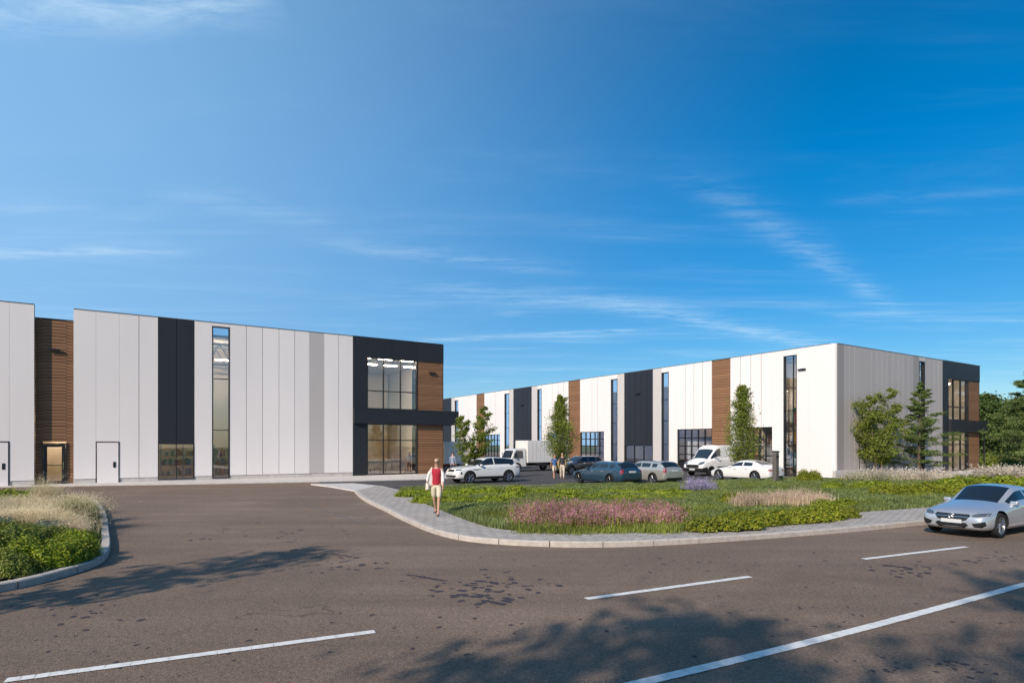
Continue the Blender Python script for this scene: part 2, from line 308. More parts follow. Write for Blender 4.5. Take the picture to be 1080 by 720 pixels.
def inpoly(x, y, poly):
    ins = np.zeros(len(x), bool); n = len(poly)
    for i in range(n):
        x0, y0 = poly[i]; x1, y1 = poly[(i+1) % n]
        if y0 == y1: continue
        c = ((y0 > y) != (y1 > y)) & (x < (x1-x0)*(y-y0)/(y1-y0)+x0); ins ^= c
    return ins
def distpoly(x, y, pl, closed=False):
    d = np.full(len(x), 1e9); n = len(pl)
    for i in range(n if closed else n-1):
        a = np.array(pl[i][:2]); b = np.array(pl[(i+1) % n][:2]); ab = b-a; L = (ab**2).sum()+1e-12
        t = np.clip(((x-a[0])*ab[0]+(y-a[1])*ab[1])/L, 0, 1); d = np.minimum(d, np.hypot(x-a[0]-t*ab[0], y-a[1]-t*ab[1]))
    return d
# ================================================================== ground, road, kerbs
o = flat('ground', [(-900, -300), (900, -300), (900, 1500), (-900, 1500)], -.03, M['lawn']); tag(o, kind='structure')
rd = np.array([.8806, .4738]); rn = np.array([-rd[1], rd[0]])
edge0 = np.array(G(840, 679.5))
nearK = [tuple(edge0+rd*t-rn*4.6) for t in (-160, 160)]
o = flat('road', [nearK[0], nearK[1], tuple(edge0+rd*160+rn*9), (60, 60), (60, 140), (-90, 140), (-160, 60)], 0.0, M['asphalt']); tag(o, kind='structure')
K = [G(*p) for p in [(374, 519.5), (381, 526), (391, 532), (407, 539.5), (420, 546.5), (447.5, 559), (471.6, 566.5), (496.4, 571.2), (527, 574), (560, 575.8), (600, 577), (640, 577), (675, 576), (730, 573.2), (790, 569.2), (831, 566.2), (900, 560.5), (978, 553)]]
K = smoothline(K, 4); k1 = np.array(K[-1]); K += [k1+rd*t for t in (3, 6, 10, 16, 26, 50, 100)]
Sd = [G(*p, .13) for p in [(420, 516), (435, 524), (449, 531), (473.5, 541), (496, 549.5), (512, 554.5), (534.6, 558.2), (560, 560), (585, 560.8), (608.5, 561), (640, 559.6), (688, 556.3), (740, 552.5), (795, 548.3), (831, 545.3), (886.7, 541.3), (920, 538.6), (987, 534)]]
Sd = smoothline(Sd, 4); s1 = np.array(Sd[-1]); Sd += [s1+rd*t for t in (3, 6, 10, 16, 26, 50, 100)]
KH = .13
def kerb_mesh(name, line, w=.16, h=KH, step=1.25, gap=.012, side=1, closed=False):
    # line: outer foot; stones follow it, width towards 'side'
    L = [np.array(p) for p in line]; ds = [0]
    for i in range(1, len(L)): ds.append(ds[-1]+np.linalg.norm(L[i]-L[i-1]))
    def at(s):
        i = min(max(int(np.searchsorted(ds, s))-1, 0), len(L)-2); t = (s-ds[i])/max(ds[i+1]-ds[i], 1e-9); return L[i]+(L[i+1]-L[i])*t
    mb = MB(); s = 0
    while s < min(ds[-1]-.2, 70):
        e = min(s+step, ds[-1]); q = [at(s+gap+(e-s-2*gap)*k/3) for k in range(4)]; inn = offset(q, w*side)
        hz = h+random.uniform(-.004, .004); vs = []
        for a, b in zip(q, inn):
            c = a+(b-a)*.12
            vs += [(a[0], a[1], -.05), (a[0], a[1], hz-.02), (c[0], c[1], hz), (b[0], b[1], hz), (b[0], b[1], -.05)]
        fs = []
        for i in range(3):
            for j in range(4): fs.append((i*5+j, i*5+j+1, (i+1)*5+j+1, (i+1)*5+j))
        fs += [(0, 1, 2, 3, 4), (19, 18, 17, 16, 15)]
        mb.add(vs, fs); s += step
    return tag(mb.build(name, M['kerb'], recalc=True), kind='structure')
kerb_mesh('kerb', K, side=1)
Ki = offset(K, .165)
o = flat('pavement', [tuple(p) for p in Ki]+[tuple(p) for p in Sd[::-1]]+[G(398, 514.2, .0)], KH-.006, M['pavers']); tag(o, kind='structure')
# bed behind the pavement
back = [G(*p) for p in [(424, 515), (455, 513.6), (500, 513.2), (559, 513.4), (604, 512.0), (660, 510.6), (700, 509.6), (750, 507.8), (800, 506.6), (845, 505.6), (880, 505.8), (930, 504.2), (1000, 502.0), (1080, 500.0)]]
b1 = np.array(back[-1]); back += [tuple(b1+np.array([.8447, .5353])*t) for t in (10, 30, 60)]
bed = [tuple(p) for p in Sd]+[tuple(p) for p in back[::-1]]
bedA = np.array(bed)
def hills(x, y, seed=0):
    r = np.random.default_rng(seed+3); z = np.zeros(len(x))
    for s, a in ((.35, .35), (.8, .4), (1.9, .35), (3.3, .2)):
        for _ in range(3):
            th = r.uniform(0, 6.28); ph = r.uniform(0, 6.28); z += a/3*np.sin((x*math.cos(th)+y*math.sin(th))*s*2.2+ph)
    return z
def bedz(x, y):
    d = distpoly(x, y, [(p[0], p[1]) for p in bed], True)
    db = distpoly(x, y, [(p[0], p[1]) for p in back]); return .11+np.clip(d/3.0, 0, 1)*(-.06*np.exp(-db/6)+.08)+.07*np.clip(d/1.2, 0, 1)*(hills(x, y)+.2)*np.clip(db/6, .25, 1)
def terrain(name, poly, zf, step, m, xmax):
    A = np.array(poly); xs = np.arange(A[:, 0].min()-step, min(A[:, 0].max(), xmax)+step, step); ys = np.arange(A[:, 1].min()-step, A[:, 1].max()+step, step)
    X, Y = np.meshgrid(xs, ys); ins = inpoly(X.ravel(), Y.ravel(), [tuple(p) for p in poly]).reshape(X.shape); mb = MB(); idx = {}
    Z = zf(X.ravel(), Y.ravel()).reshape(X.shape)
    def vid(i, j):
        if (i, j) not in idx: idx[(i, j)] = len(mb.v); mb.v.append((X[i, j], Y[i, j], Z[i, j]))
        return idx[(i, j)]
    for i in range(len(ys)-1):
        for j in range(len(xs)-1):
            if ins[i:i+2, j:j+2].all(): mb.f.append((vid(i, j), vid(i, j+1), vid(i+1, j+1), vid(i+1, j))); mb.m.append(0)
    return mb.build(name, m, smooth=True)
o = terrain('planting_bed', bed, bedz, .35, M['soil'], 75); tag(o, kind='structure')
o = flat('planting_soil', [tuple(p) for p in bed], .06, M['soil']); tag(o, kind='structure')
kerb_mesh('parking_kerb', [np.array(p) for p in back[:14]], w=.3, h=.12, step=2.0, side=-1)
# car park
far0 = G(345, 512.6)
o = flat('car_park', [G(338, 509.2), G(372, 517)]+[G(*p) for p in [(424, 515.4), (559, 513.8), (660, 511), (750, 508.2), (845, 505.9)]]+[(23.2, 43.3), (-14, 102), (-40, 102)], .004, M['asphalt2']); tag(o, kind='structure')
# concrete apron in front of the left building and ramp
o = flat('forecourt_paving', [(-60, 18), G(0, 513.6), G(115, 512.0), G(195, 510.8), G(300, 508.8), G(400, 506.9), G(467, 505.2), G(487, 504.2), (-5.0, 50.4), (-20, 60), (-70, 40)], .06, M['concrete'], .1); tag(o, kind='structure')
o = flat('pavement_ramp', [G(328, 511.2), G(372, 510.4), G(402, 513.4), G(421, 515.6, .1), G(376, 518.6), G(350, 514)], .07, M['concrete'], .08); tag(o, kind='structure')
o = flat('building_footpath', [G(878, 504.9), (23.0, 43.0), (44.5, 56.4), (60, 66), (62, 63), G(1080, 499.6), G(1000, 501.6), G(930, 503.8)], .10, M['concrete'], .1); tag(o, kind='structure')
# left island
KL = [G(*p) for p in [(-60, 636), (-25, 629.5), (0, 624.4), (29, 618.6), (58, 611), (82, 604), (101, 597), (112, 589.5), (116.5, 578), (115, 564), (113, 549), (109, 539), (103.5, 532), (92, 527.5), (60, 525), (0, 525), (-90, 527)]]
KL = smoothline(KL, 4); KL = [np.array([KL[0][0]-6, KL[0][1]-2.5])]+KL+[np.array([KL[-1][0]-12, KL[-1][1]-2])]
kerb_mesh('island_kerb', KL, w=.17, h=.14, side=1)
isl = offset(KL, .16)
def islz(x, y):
    d = distpoly(x, y, [(p[0], p[1]) for p in isl], True); return .12+.16*np.clip(d/1.5, 0, 1)+.04*hills(x, y, 5)*np.clip(d/.8, 0, 1)
o = flat('island_soil', [tuple(p) for p in isl], .09, M['soil']); tag(o, kind='structure')
o = terrain('island_bed', isl, islz, .25, M['soil'], 10); tag(o, kind='structure')
# markings
def stripe(name, pts, w, m, z=.008, jag=.004):
    P = [np.array(p, float) for p in pts]; Q = []
    for i in range(len(P)-1):
        n = max(2, int(np.linalg.norm(P[i+1]-P[i])/.12)); Q += [P[i]+(P[i+1]-P[i])*k/n for k in range(n)]
    Q.append(P[-1]); a = offset(Q, w/2); b = offset(Q, -w/2); mb = MB()
    for i in range(len(Q)-1):
        mb.add([(p[0]+random.uniform(-jag, jag), p[1]+random.uniform(-jag, jag), z) for p in (a[i], b[i], b[i+1], a[i+1])], [(0, 1, 2, 3)])
    o = mb.build(name, m); return o
D1 = [(G(6, 717.5), G(395, 666)), (G(618, 631.5), G(791, 608)), (G(911, 589.5), G(1019, 576.6))]
for i, (a, b) in enumerate(D1):
    o = stripe('centre_line_dash', [a, b], .135, M['paint']); tag(o, kind='structure')
a = np.array(D1[2][1])
for t in (3.4, 10.4, 17.4): tag(stripe('centre_line_dash', [a+rd*t, a+rd*(t+3.7)], .135, M['paint']), kind='structure')
a = np.array(D1[0][0])
for t in (3.4, 10.4): tag(stripe('centre_line_dash', [a-rd*t, a-rd*(t+3.7)], .135, M['paint']), kind='structure')
el = [G(676, 720), G(760, 700), G(840, 680.5), G(920, 660), G(1000, 638.5), G(1080, 616.5)]
el = [np.array(el[0])-rd*25]+[np.array(p) for p in el]; el += [el[-1]+rd*30]
tag(stripe('edge_line', el, .15, M['paint']), kind='structure')
tag(stripe('worn_line', [G(316, 530), G(349, 540), G(383, 551.5)], .09, M['oldpaint']), kind='structure')
# tar spots and drips lying on the asphalt (clusters seen in the photograph)
mb = MB()
def spot(px, py, r):
    x, y = G(px, py); n = 9; ph = random.uniform(0, 6.28); e = random.uniform(.6, 1.0); a0 = random.uniform(0, 3.14)
    vs = []
    for j in range(n):
        t = 2*math.pi*j/n; rr = r*(1+.25*math.sin(2*t+ph)+random.uniform(-.15, .15)); u = rr*math.cos(t); v = rr*e*math.sin(t)
        vs.append((x+u*math.cos(a0)-v*math.sin(a0), y+u*math.sin(a0)+v*math.cos(a0), .003+len(mb.f)*9e-6))
    mb.add(vs, [tuple(range(n))])
for n, (cx, cy), (sx, sy), (r0, r1) in [(34, (505, 627), (38, 9), (.04, .10)), (24, (470, 620), (55, 14), (.02, .07)), (22, (530, 612), (35, 8), (.025, .08)), (14, (370, 595), (30, 8), (.03, .08)),
        (20, (330, 590), (50, 18), (.02, .06)), (22, (960, 601), (32, 6), (.03, .08)), (16, (1040, 588), (40, 8), (.03, .07)), (16, (930, 700), (60, 10), (.012, .035)), (16, (1010, 700), (40, 12), (.015, .04)),
        (30, (700, 600), (160, 20), (.015, .05)), (30, (450, 660), (200, 30), (.012, .04)), (26, (200, 690), (150, 22), (.01, .03)), (26, (80, 640), (70, 16), (.015, .05)), (30, (850, 640), (150, 40), (.012, .035)), (25, (250, 560), (90, 16), (.03, .08))]:
    for _ in range(n):
        px = random.gauss(cx, sx*.6); py = random.gauss(cy, sy*.6)
        if py > 545: spot(px, py, random.uniform(r0, r1)*1.05)
for (x0, y0), (x1, y1) in [((431, 606), (468, 612)), ((350, 584), (376, 588)), ((510, 633), (530, 637)), ((934, 596), (960, 599))]:
    for k in range(9): spot(x0+(x1-x0)*k/8+random.uniform(-1, 1), y0+(y1-y0)*k/8, random.uniform(.045, .08))
tag(mb.build('road_stains', M['tar']), kind='structure')
# far treeline hills
mb = MB()
for x0, x1, y0, y1, h in [(-420, -60, 300, 420, 7), (60, 520, 260, 420, 9)]:
    n = 24; r = 3; vs = []
    for j in range(5):
        for i in range(n+1):
            t = i/n; s = j/4; vs.append((x0+(x1-x0)*t, y0+(y1-y0)*s, -.5+h*math.sin(s*math.pi)*math.sin(t*math.pi)**.4*(1+.15*math.sin(t*19+j))))
    mb.add(vs, [(j*(n+1)+i, j*(n+1)+i+1, (j+1)*(n+1)+i+1, (j+1)*(n+1)+i) for j in range(4) for i in range(n)])
tag(mb.build('hills', M['lawn'], smooth=True), kind='structure')

# ================================================================== buildings
D1v = np.array([.8447, .5353]); D2v = np.array([-.5353, .8447]); BR = math.atan2(.5353, .8447)
CL = np.array([(467-540)/FPX*49.5, 49.5]); CR = np.array([(880-540)/FPX*43.4, 43.4])
def uL(px): k = (px-540)/FPX; return -(CL[0]-k*CL[1])/(D1v[0]-k*D1v[1])
def uS(px): k = (px-540)/FPX; return (k*CR[1]-CR[0])/(D1v[0]-k*D1v[1])
def uR(px): k = (px-540)/FPX; return (CR[0]-k*CR[1])/(.5353+.8447*k)
def fb(mb, face, u0, u1, z0, z1, d0, d1, m=0):
    if u0 > u1: u0, u1 = u1, u0
    if face == 'y': mb.box(u0, u1, d0, d1, z0, z1, m)
    else: mb.box(d0, d1, u0, u1, z0, z1, m)
def solid(P, face, u0, u1, z0, z1, m, seams=(), d=0.0, gap=.028, name='wall_panel', th=.08):
    """cladding panels split at the seams over a dark backing wall"""
    if u0 > u1: u0, u1 = u1, u0
    us = [u0]+sorted(s for s in seams if u0+.05 < s < u1-.05)+[u1]; mb = MB()
    for a, b in zip(us[:-1], us[1:]):
        fb(mb, face, a+(gap/2 if a != u0 else .004), b-(gap/2 if b != u1 else .004), z0+.003, z1, d-th, d-.002, 0)
    fb(mb, face, u0, u1, z0, z1-.02, d, d+.24, 1)
    return mb.build(name, [m, M['seam']], P, bevel=0)
def planks(P, face, u0, u1, z0, z1, d=0.0, pitch=.19):
    if u0 > u1: u0, u1 = u1, u0
    mb = MB(); z = z0
    while z < z1-.04:
        fb(mb, face, u0+.004, u1-.004, z, min(z+pitch-.028, z1), d-.05, d-.002, 0); z += pitch
    fb(mb, face, u0, u1, z0, z1-.01, d, d+.24, 1)
    return mb.build('timber_cladding', [M['wood'], M['woodback']], P)
def window(P, face, u0, u1, z0, z1, vert=(), horiz=(), fw=.06, d=0.0, glass='glass', mw=.05, out=.09):
    if u0 > u1: u0, u1 = u1, u0
    mb = MB()
    fb(mb, face, u0, u0+fw, z0, z1, d-out, d+.16); fb(mb, face, u1-fw, u1, z0, z1, d-out, d+.16)
    fb(mb, face, u0+fw, u1-fw, z1-fw, z1, d-out+.002, d+.158); fb(mb, face, u0+fw, u1-fw, z0, z0+fw, d-out+.002, d+.158)
    for v in vert: fb(mb, face, v-mw/2, v+mw/2, z0+fw, z1-fw, d-.01, d+.12)
    vv = [u0+fw]+sorted(vert)+[u1-fw]
    for h in horiz: fb(mb, face, u0+fw, u1-fw, h-mw/2, h+mw/2, d-.004, d+.114)
    w = mb.build('window', M['frame'], P)
    g = MB(); e = d+.05
    q = [(u0+fw, z0+fw), (u1-fw, z0+fw), (u1-fw, z1-fw), (u0+fw, z1-fw)]
    g.add([(u, e, z) if face == 'y' else (e, u, z) for u, z in q], [(0, 1, 2, 3)]); g.build('pane', M[glass], w)
    return w
def lamp_on_wall(P, face, u, z, d=-.08):
    mb = MB(); fb(mb, face, u-.30, u+.30, z-.04, z+.05, d-.16, d-.05); fb(mb, face, u-.07, u+.07, z-.05, z+.08, d-.05, d); mb.build('wall_lamp', M['black'], P)
# ---------- left building
LB = empty('warehouse', (CL[0], CL[1], 0), BR); LB['label'] = 'long warehouse in the left half with pale panel front and charcoal glazed corner'; LB['category'] = 'building'
H = 10.5; PZ = .32
sL = lambda *p: [uL(x) for x in p]
solid(LB, 'y', uL(-120), uL(-15), PZ, H, M['bright'], sL(-82, -48), d=-.20); solid(LB, 'y', uL(-15), uL(10.5), 2.58, H, M['bright'], [], d=-.20); solid(LB, 'y', uL(10.5), uL(36.7), PZ, H, M['bright'], [], d=-.20)
dr = MB()
def door(P, face, u0, u1, z0, z1, m, d, handle, glass=None):
    if u0 > u1: u0, u1 = u1, u0
    fr = MB(); fw = .09 if glass is None else .2
    fb(fr, face, u0-.05, u0, z0, z1+.05, d-.10, d); fb(fr, face, u1, u1+.05, z0, z1+.05, d-.10, d); fb(fr, face, u0, u1, z1, z1+.05, d-.10, d)
    D = MB()
    if glass is None: fb(D, face, u0+.012, u1-.012, z0+.02, z1-.012, d-.095, d-.003)
    else:
        fb(D, face, u0+.01, u0+fw, z0+.02, z1-.01, d-.095, d-.003); fb(D, face, u1-fw, u1-.01, z0+.02, z1-.01, d-.095, d-.003)
        fb(D, face, u0+fw, u1-fw, z1-fw, z1-.01, d-.093, d-.003); fb(D, face, u0+fw, u1-fw, z0+.02, z0+.02+fw, d-.093, d-.003); fb(D, face, u0+fw, u1-fw, z0+1.12, z0+1.17, d-.08, d-.01)
    Do = D.build('door', m, P); fr.build('door_frame', M['frame'], Do)
    h = MB(); hu = u1-.28 if handle == 'r' else u0+.28
    if glass is None: fb(h, face, hu, hu+.14, z0+.95, z0+1.30, d-.112, d-.096)
    else: fb(h, face, u1-.14, u1-.10, z0+.9, z0+1.35, d-.15, d-.125); fb(h, face, u1-.13, u1-.11, z0+.95, z0+.98, d-.126, d-.096); fb(h, face, u1-.13, u1-.11, z0+1.27, z0+1.30, d-.126, d-.096)
    h.build('handle', M['frame'] if glass is None else M['chrome'], Do)
    if glass:
        g = MB(); q = [(u0+fw, z0+fw), (u1-fw, z0+fw), (u1-fw, z1-fw), (u0+fw, z1-fw)]; g.add([(u, d-.04, z) if face == 'y' else (d-.04, u, z) for u, z in q], [(0, 1, 2, 3)]); g.build('pane', M['glass'], Do)
    return Do
# recessed timber bay with glazed door
planks(LB, 'y', uL(36.7), uL(44.4), .0, 9.8, d=.12); planks(LB, 'y', uL(70), uL(77.6), .0, 9.8, d=.12); planks(LB, 'y', uL(44.4), uL(70), 2.55, 9.8, d=.12, pitch=.19)
door(LB, 'y', uL(45.2), uL(69.4), .03, 2.45, M['frame'], .10, 'r', glass=True)
lamp_on_wall(LB, 'y', uL(57), 8.0, .07)
for a_, b_, off in ((-120, 36.7, -.20), (77.6, 371.8, 0), (371.8, 467, -.03)):
    mbp = MB(); mbp.box(uL(a_), uL(b_), off-.095, off+.26, H+.002, H+.045); mbp.build('coping', M['seam'] if a_ < 300 else M['frame'], LB)
mbp = MB(); mbp.box(uL(36.7), uL(77.6), .055, .38, 9.802, 9.84); mbp.build('coping', M['frame'], LB)
# main pale wall
solid(LB, 'y', uL(77.6), uL(101.2), PZ, H, M['bright'], [])
solid(LB, 'y', uL(101.2), uL(125.8), 2.58, H, M['bright'], [])
solid(LB, 'y', uL(125.8), uL(166.5), PZ, H, M['bright'], sL(146.5))
door(LB, 'y', uL(-14), uL(9.6), .03, 2.52, M['bright'], -.20, 'r')
door(LB, 'y', uL(102), uL(125), .03, 2.52, M['bright'], .0, 'r')
solid(LB, 'y', uL(166.5), uL(205), 2.47, H-.02, M['dark'], sL(186))
window(LB, 'y', uL(166.5), uL(205), .14, 2.47, [uL(186)], [], glass='glass')
solid(LB, 'y', uL(205), uL(223.5), PZ, H, M['bright'], [])
window(LB, 'y', uL(223.5), uL(242.2), .14, 10.28, [], [3.36, 6.79], glass='tglass', fw=.07)
solid(LB, 'y', uL(223.5), uL(242.2), 10.28, H, M['bright'], [])
solid(LB, 'y', uL(242.2), uL(326), PZ, H, M['bright'], sL(259.6, 276.7, 294, 310.5))
solid(LB, 'y', uL(326), uL(341.6), PZ, H, M['mid'], [])
solid(LB, 'y', uL(341.6), uL(371.8), PZ, H, M['bright'], sL(356.7))
# concrete plinth under the pale panels
for a, b in ((-120, -15), (77.6, 101.2), (125.8, 166.5), (205, 223.5), (242.2, 371.8)):
    m = MB(); off = -.20 if a < 0 else 0; fb(m, 'y', uL(a), uL(b), 0, PZ, -.045+off, .22+off); m.build('plinth', M['concrete'], LB)
for a, b in ((166.5, 205), (223.5, 242.2)):
    m = MB(); fb(m, 'y', uL(a), uL(b), 0, .14, -.06, .22); m.build('plinth', M['concrete'], LB)
m = MB(); fb(m, 'y', uL(10), uL(36.7), 0, PZ, -.245, .02); m.build('plinth', M['concrete'], LB)
# charcoal glazed corner
solid(LB, 'y', uL(371.8), uL(386.7), .05, H, M['dark'], [], d=-.03)
solid(LB, 'y', uL(386.7), -.02, 9.04, H, M['dark'], sL(413, 440), d=-.03, gap=.012)
m = MB(); m.box(uL(371.8)+.02, 1.30, -.32, -.04, 3.98, 5.12); m.box(.03, 1.295, -.04, 5.0, 4.0, 5.1); m.build('canopy', M['dark'], LB, bevel=.01)
u0, u1 = uL(386.9), uL(439.6)
window(LB, 'y', u0, u1, 5.12, 9.04, [uL(404.5), uL(422.5)], [6.5], mw=.07)
window(LB, 'y', u0, u1, .10, 3.98, [uL(404.5), uL(422.5)], [2.72], mw=.07)
m = MB(); fb(m, 'y', u0, u1, 3.98, 5.12, 0, .24); m.build('floor_band', M['dark'], LB)
m = MB(); fb(m, 'y', u0, u1, 0, .10, -.03, .22); m.build('plinth', M['concrete'], LB)
planks(LB, 'y', uL(439.8), -.02, 5.12, 9.04); planks(LB, 'y', uL(439.8), -.02, .0, 3.98)
m = MB(); fb(m, 'y', uL(439.8), -.02, 3.98, 5.12, 0, .24); m.build('floor_band', M['dark'], LB)
lamp_on_wall(LB, 'y', uL(455), 8.15, -.05)
# side wall at the corner: charcoal top, timber, opening glass
m = MB(); m.box(-.02, .06, -.02, 6, 9.04, H, 0); m.build('side_wall', M['dark'], LB)
m = MB(); m.box(-.02, .06, 6.003, 30.2, 0, H, 0); m.build('side_wall', M['bright'], LB)
window(LB, 'x', .3, 5.9, .1, 3.98, [2.2, 4.0], [2.7], d=-.10); window(LB, 'x', .3, 5.9, 5.12, 9.04, [2.2, 4.0], [6.5], d=-.10)
m = MB(); m.box(-.10, .04, -.02, .3, 0, 3.98); m.box(-.10, .04, -.02, .3, 5.12, 9.04); m.box(-.06, .02, .3, 6, 3.98, 5.12); m.build('corner_post', M['dark'], LB)
# shell: roof, back and partitions
XL = uL(-120)
m = MB(); m.box(XL, -.1, .245, 30, 9.6, 9.75); m.build('roof', M['concrete'], LB)
m = MB(); m.box(XL, .05, 30, 30.2, 0, H); m.box(XL-.2, XL, .0, 30.2, 0, H); m.build('back_wall', M['white'], LB)
m = MB(); m.box(XL+.02, -.12, .25, 29.9, .02, .09); m.build('floor_slab', M['infloor'], LB)
m = MB(); m.box(uL(371), -.15, .26, 11.8, 4.35, 4.75); m.build('floor_slab', M['inceil'], LB)
m = MB(); m.box(uL(371), -.15, .3, 11.8, 9.2, 9.32); m.build('inner_ceiling', M['inceil'], LB)
m = MB(); m.box(uL(90), uL(371), 4.3, 4.4, .1, 9.5); m.box(uL(30)+.1, uL(90), 2.6, 2.7, .1, 4.0); m.box(XL+.02, -.12, 12, 12.12, .1, 9.5); m.box(uL(371)-.1, uL(371), .26, 12, .1, 9.5); m.box(uL(30), uL(30)+.1, .26, 12, .1, 9.5); m.box(uL(90), uL(90)+.1, .26, 12, .1, 9.5); m.build('inner_wall', M['inwall'], LB)
def clight(B, *b): m = MB(); m.box(*b); return m.build('ceiling_light', M['inlamp'], B)
for i in range(5):
    for j in range(2): x = uL(371)+.8+i*1.45; clight(LB, x, x+.9, 1.2+j*3.6, 1.5+j*3.6, 4.28, 4.345)
for i in range(4):
    for j in range(2): x = uL(371)+.8+i*1.8; clight(LB, x, x+1.1, 1.2+j*3.6, 1.5+j*3.6, 9.13, 9.195)
for i in range(6):
    for j in range(2): x = uL(84)+1.9*i; clight(LB, x, x+1.2, 2+j*4, 2.3+j*4, 8.3, 8.36)
clight(LB, uL(50), uL(68), 1.5, 2.2, 3.5, 3.56)
# roof trusses in the hall (seen through the tall strip window)
m = MB()
for y in (1.2, 3.4, 5.6, 7.8):
    for z in (7.9, 9.3): m.tube([(uL(96), y, z), (uL(345), y, z)], .05, 5)
    x = uL(180); k = 0
    while x < uL(300): m.tube([(x, y, 7.9 if k % 2 else 9.3), (x+.75, y, 9.3 if k % 2 else 7.9)], .035, 4); x += .75; k += 1
m.build('roof_truss', M['steel'], LB)
# ---------- right building
RB = empty('warehouse', (CR[0], CR[1], 0), BR); RB['label'] = 'long warehouse in the right half behind the car park with rounded white corner'; RB['category'] = 'building'
H2 = 9.62
Rr = lambda *p: [uR(x) for x in p]
rc = .30
m = MB(); n = 10; pr = [( rc-rc*math.sin(math.pi/2*i/n)-.08, rc-rc*math.cos(math.pi/2*i/n)-.08) for i in range(n+1)]
pr = [(-.08+rc-rc*math.cos(a), -.08+rc-rc*math.sin(a)) for a in [math.pi/2*i/n for i in range(n+1)]]
vs = [(x, y, z) for z in (.02, H2) for x, y in pr]+[(.3, .3, H2)]
m.add(vs, [(i, i+1, n+2+i, n+1+i) for i in range(n)]+[tuple(range(n+1, 2*n+2))+(2*n+2,)])
m.build('corner_panel', M['white'], RB, smooth=False)
c0 = rc-.08
def gdoor(P, u0, u1, zt=3.75, nv=4):       # glazed sectional door
    if u0 > u1: u0, u1 = u1, u0
    us = np.linspace(u0+.08, u1-.08, nv+1)[1:-1]
    w = window(P, 'x', u0, u1, .06, zt, list(us), [.75, 1.5, 2.25, 3.0], fw=.08, mw=.09, d=.02, out=.02); w.name = 'garage_door'
    m = MB(); fb(m, 'x', u0+.08, u1-.08, .14, .72, .03, .07); m.build('door_panel', M['frame'], w); return w
# (px right, px left, kind)
segs = [(None, 854, 'w', []), (854, 841, 'w', []), (841, 827, 'win', []), (827, 815, 'w', []), (815, 787, 'g', [803.5, 792.4]), (787, 771, 'w', [781.5]), (771, 751.3, 'wood', []), (751.3, 714.8, 'g', [741.5, 732.4, 723.4]), (714.8, 706, 'w', []),
        (706, 698.3, 'win', []), (698.3, 689.2, 'l', []), (689.2, 659, 'd', [683, 676.5, 670.5, 664.8]), (659, 651.8, 'l', []), (651.8, 644.9, 'win', []), (644.9, 637.6, 'w', []), (637.6, 612.4, 'g', [631, 625]), (612.4, 600, 'wood', []),
        (600, 578, 'g', [595, 589, 583]), (578, 571.8, 'w', []), (571.8, 567.3, 'win', []), (567.3, 561.3, 'l', []), (561.3, 542, 'd', [557, 552, 547]), (542, 537.4, 'l', []), (537.4, 532.6, 'win', []), (532.6, 527.8, 'w', []), (527.8, 511.4, 'g', [523, 517.5]),
        (511.4, 503, 'wood', []), (503, 487, 'w', [495]), (487, 483.8, 'w', []), (483.8, 480.2, 'win', []), (480.2, 476.6, 'l', []), (476.6, 462, 'd', [471]), (462, 440, 'w', [450]), (440, 425, 'wood', []), (425, 405, 'w', [])]
for a, b, k, sm in segs:
    u0 = c0 if a is None else uR(a); u1 = uR(b); s = Rr(*sm)
    if k == 'w': solid(RB, 'x', u0, u1, .02, H2, M['white'], s, gap=.05)
    elif k == 'l': solid(RB, 'x', u0, u1, .02, H2, M['light'], s)
    elif k == 'wood': planks(RB, 'x', u0, u1, .02, H2-.05, pitch=.22)
    elif k == 'g': solid(RB, 'x', u0, u1, 3.78, H2, M['white'], s, gap=.05); gdoor(RB, u0, u1, 3.78, 5 if abs(u1-u0) > 3.3 else 4)
    elif k == 'd':
        solid(RB, 'x', u0, u1, 2.35, H2, M['dark'], s); window(RB, 'x', u0, u1, .06, 2.35, [u0+(u1-u0)*t for t in (.33, .66)], [.9], fw=.08, mw=.08)
        lamp_on_wall(RB, 'x', (u0+u1)/2, 7.4)
    elif k == 'win':
        window(RB, 'x', u0, u1, .10, H2-.45, [u0+(u1-u0)*.32] if a == 841 else [], [2.55, 3.45, 5.0, 6.7] if a == 841 else [2.4, 4.6, 6.6], glass='tglass', fw=.07); solid(RB, 'x', u0, u1, H2-.45, H2, M['white'], [])
lamp_on_wall(RB, 'x', uR(847), 8.0)
# short facade
Ss = lambda *p: [uS(x) for x in p]
solid(RB, 'y', c0, uS(889), .02, H2, M['taupe'], [])
solid(RB, 'y', uS(889), uS(905), .55, H2, M['greige'], Ss(894.5, 900)); solid(RB, 'y', uS(905), uS(912.3), 2.46, H2, M['greige'], [])
solid(RB, 'y', uS(912.3), uS(962), .02, H2, M['greige'], Ss(918, 923.5, 929, 934.5, 940, 946, 951.5, 957))
door(RB, 'y', uS(905.4), uS(911.8), .05, 2.40, M['greige'], .0, 'r')
m = MB(); fb(m, 'y', uS(879.5), uS(905), 0, .55, -.11, .2); m.build('plinth', M['light'], RB)
solid(RB, 'y', uS(962), uS(968.4), .02, H2, M['taupe'], [])
window(RB, 'y', uS(968.4), uS(974.4), .1, H2-.35, [], [3.4, 6.8], glass='tglass', fw=.09); solid(RB, 'y', uS(968.4), uS(974.4), H2-.35, H2, M['light'], [])
solid(RB, 'y', uS(974.4), uS(993), .02, H2, M['greige'], Ss(979, 984, 988.5))
solid(RB, 'y', uS(993), uS(999), .02, H2, M['dark'], [], d=-.03)
W2 = uS(1032)
solid(RB, 'y', uS(999), W2, 8.15, H2, M['dark'], [], d=-.03)
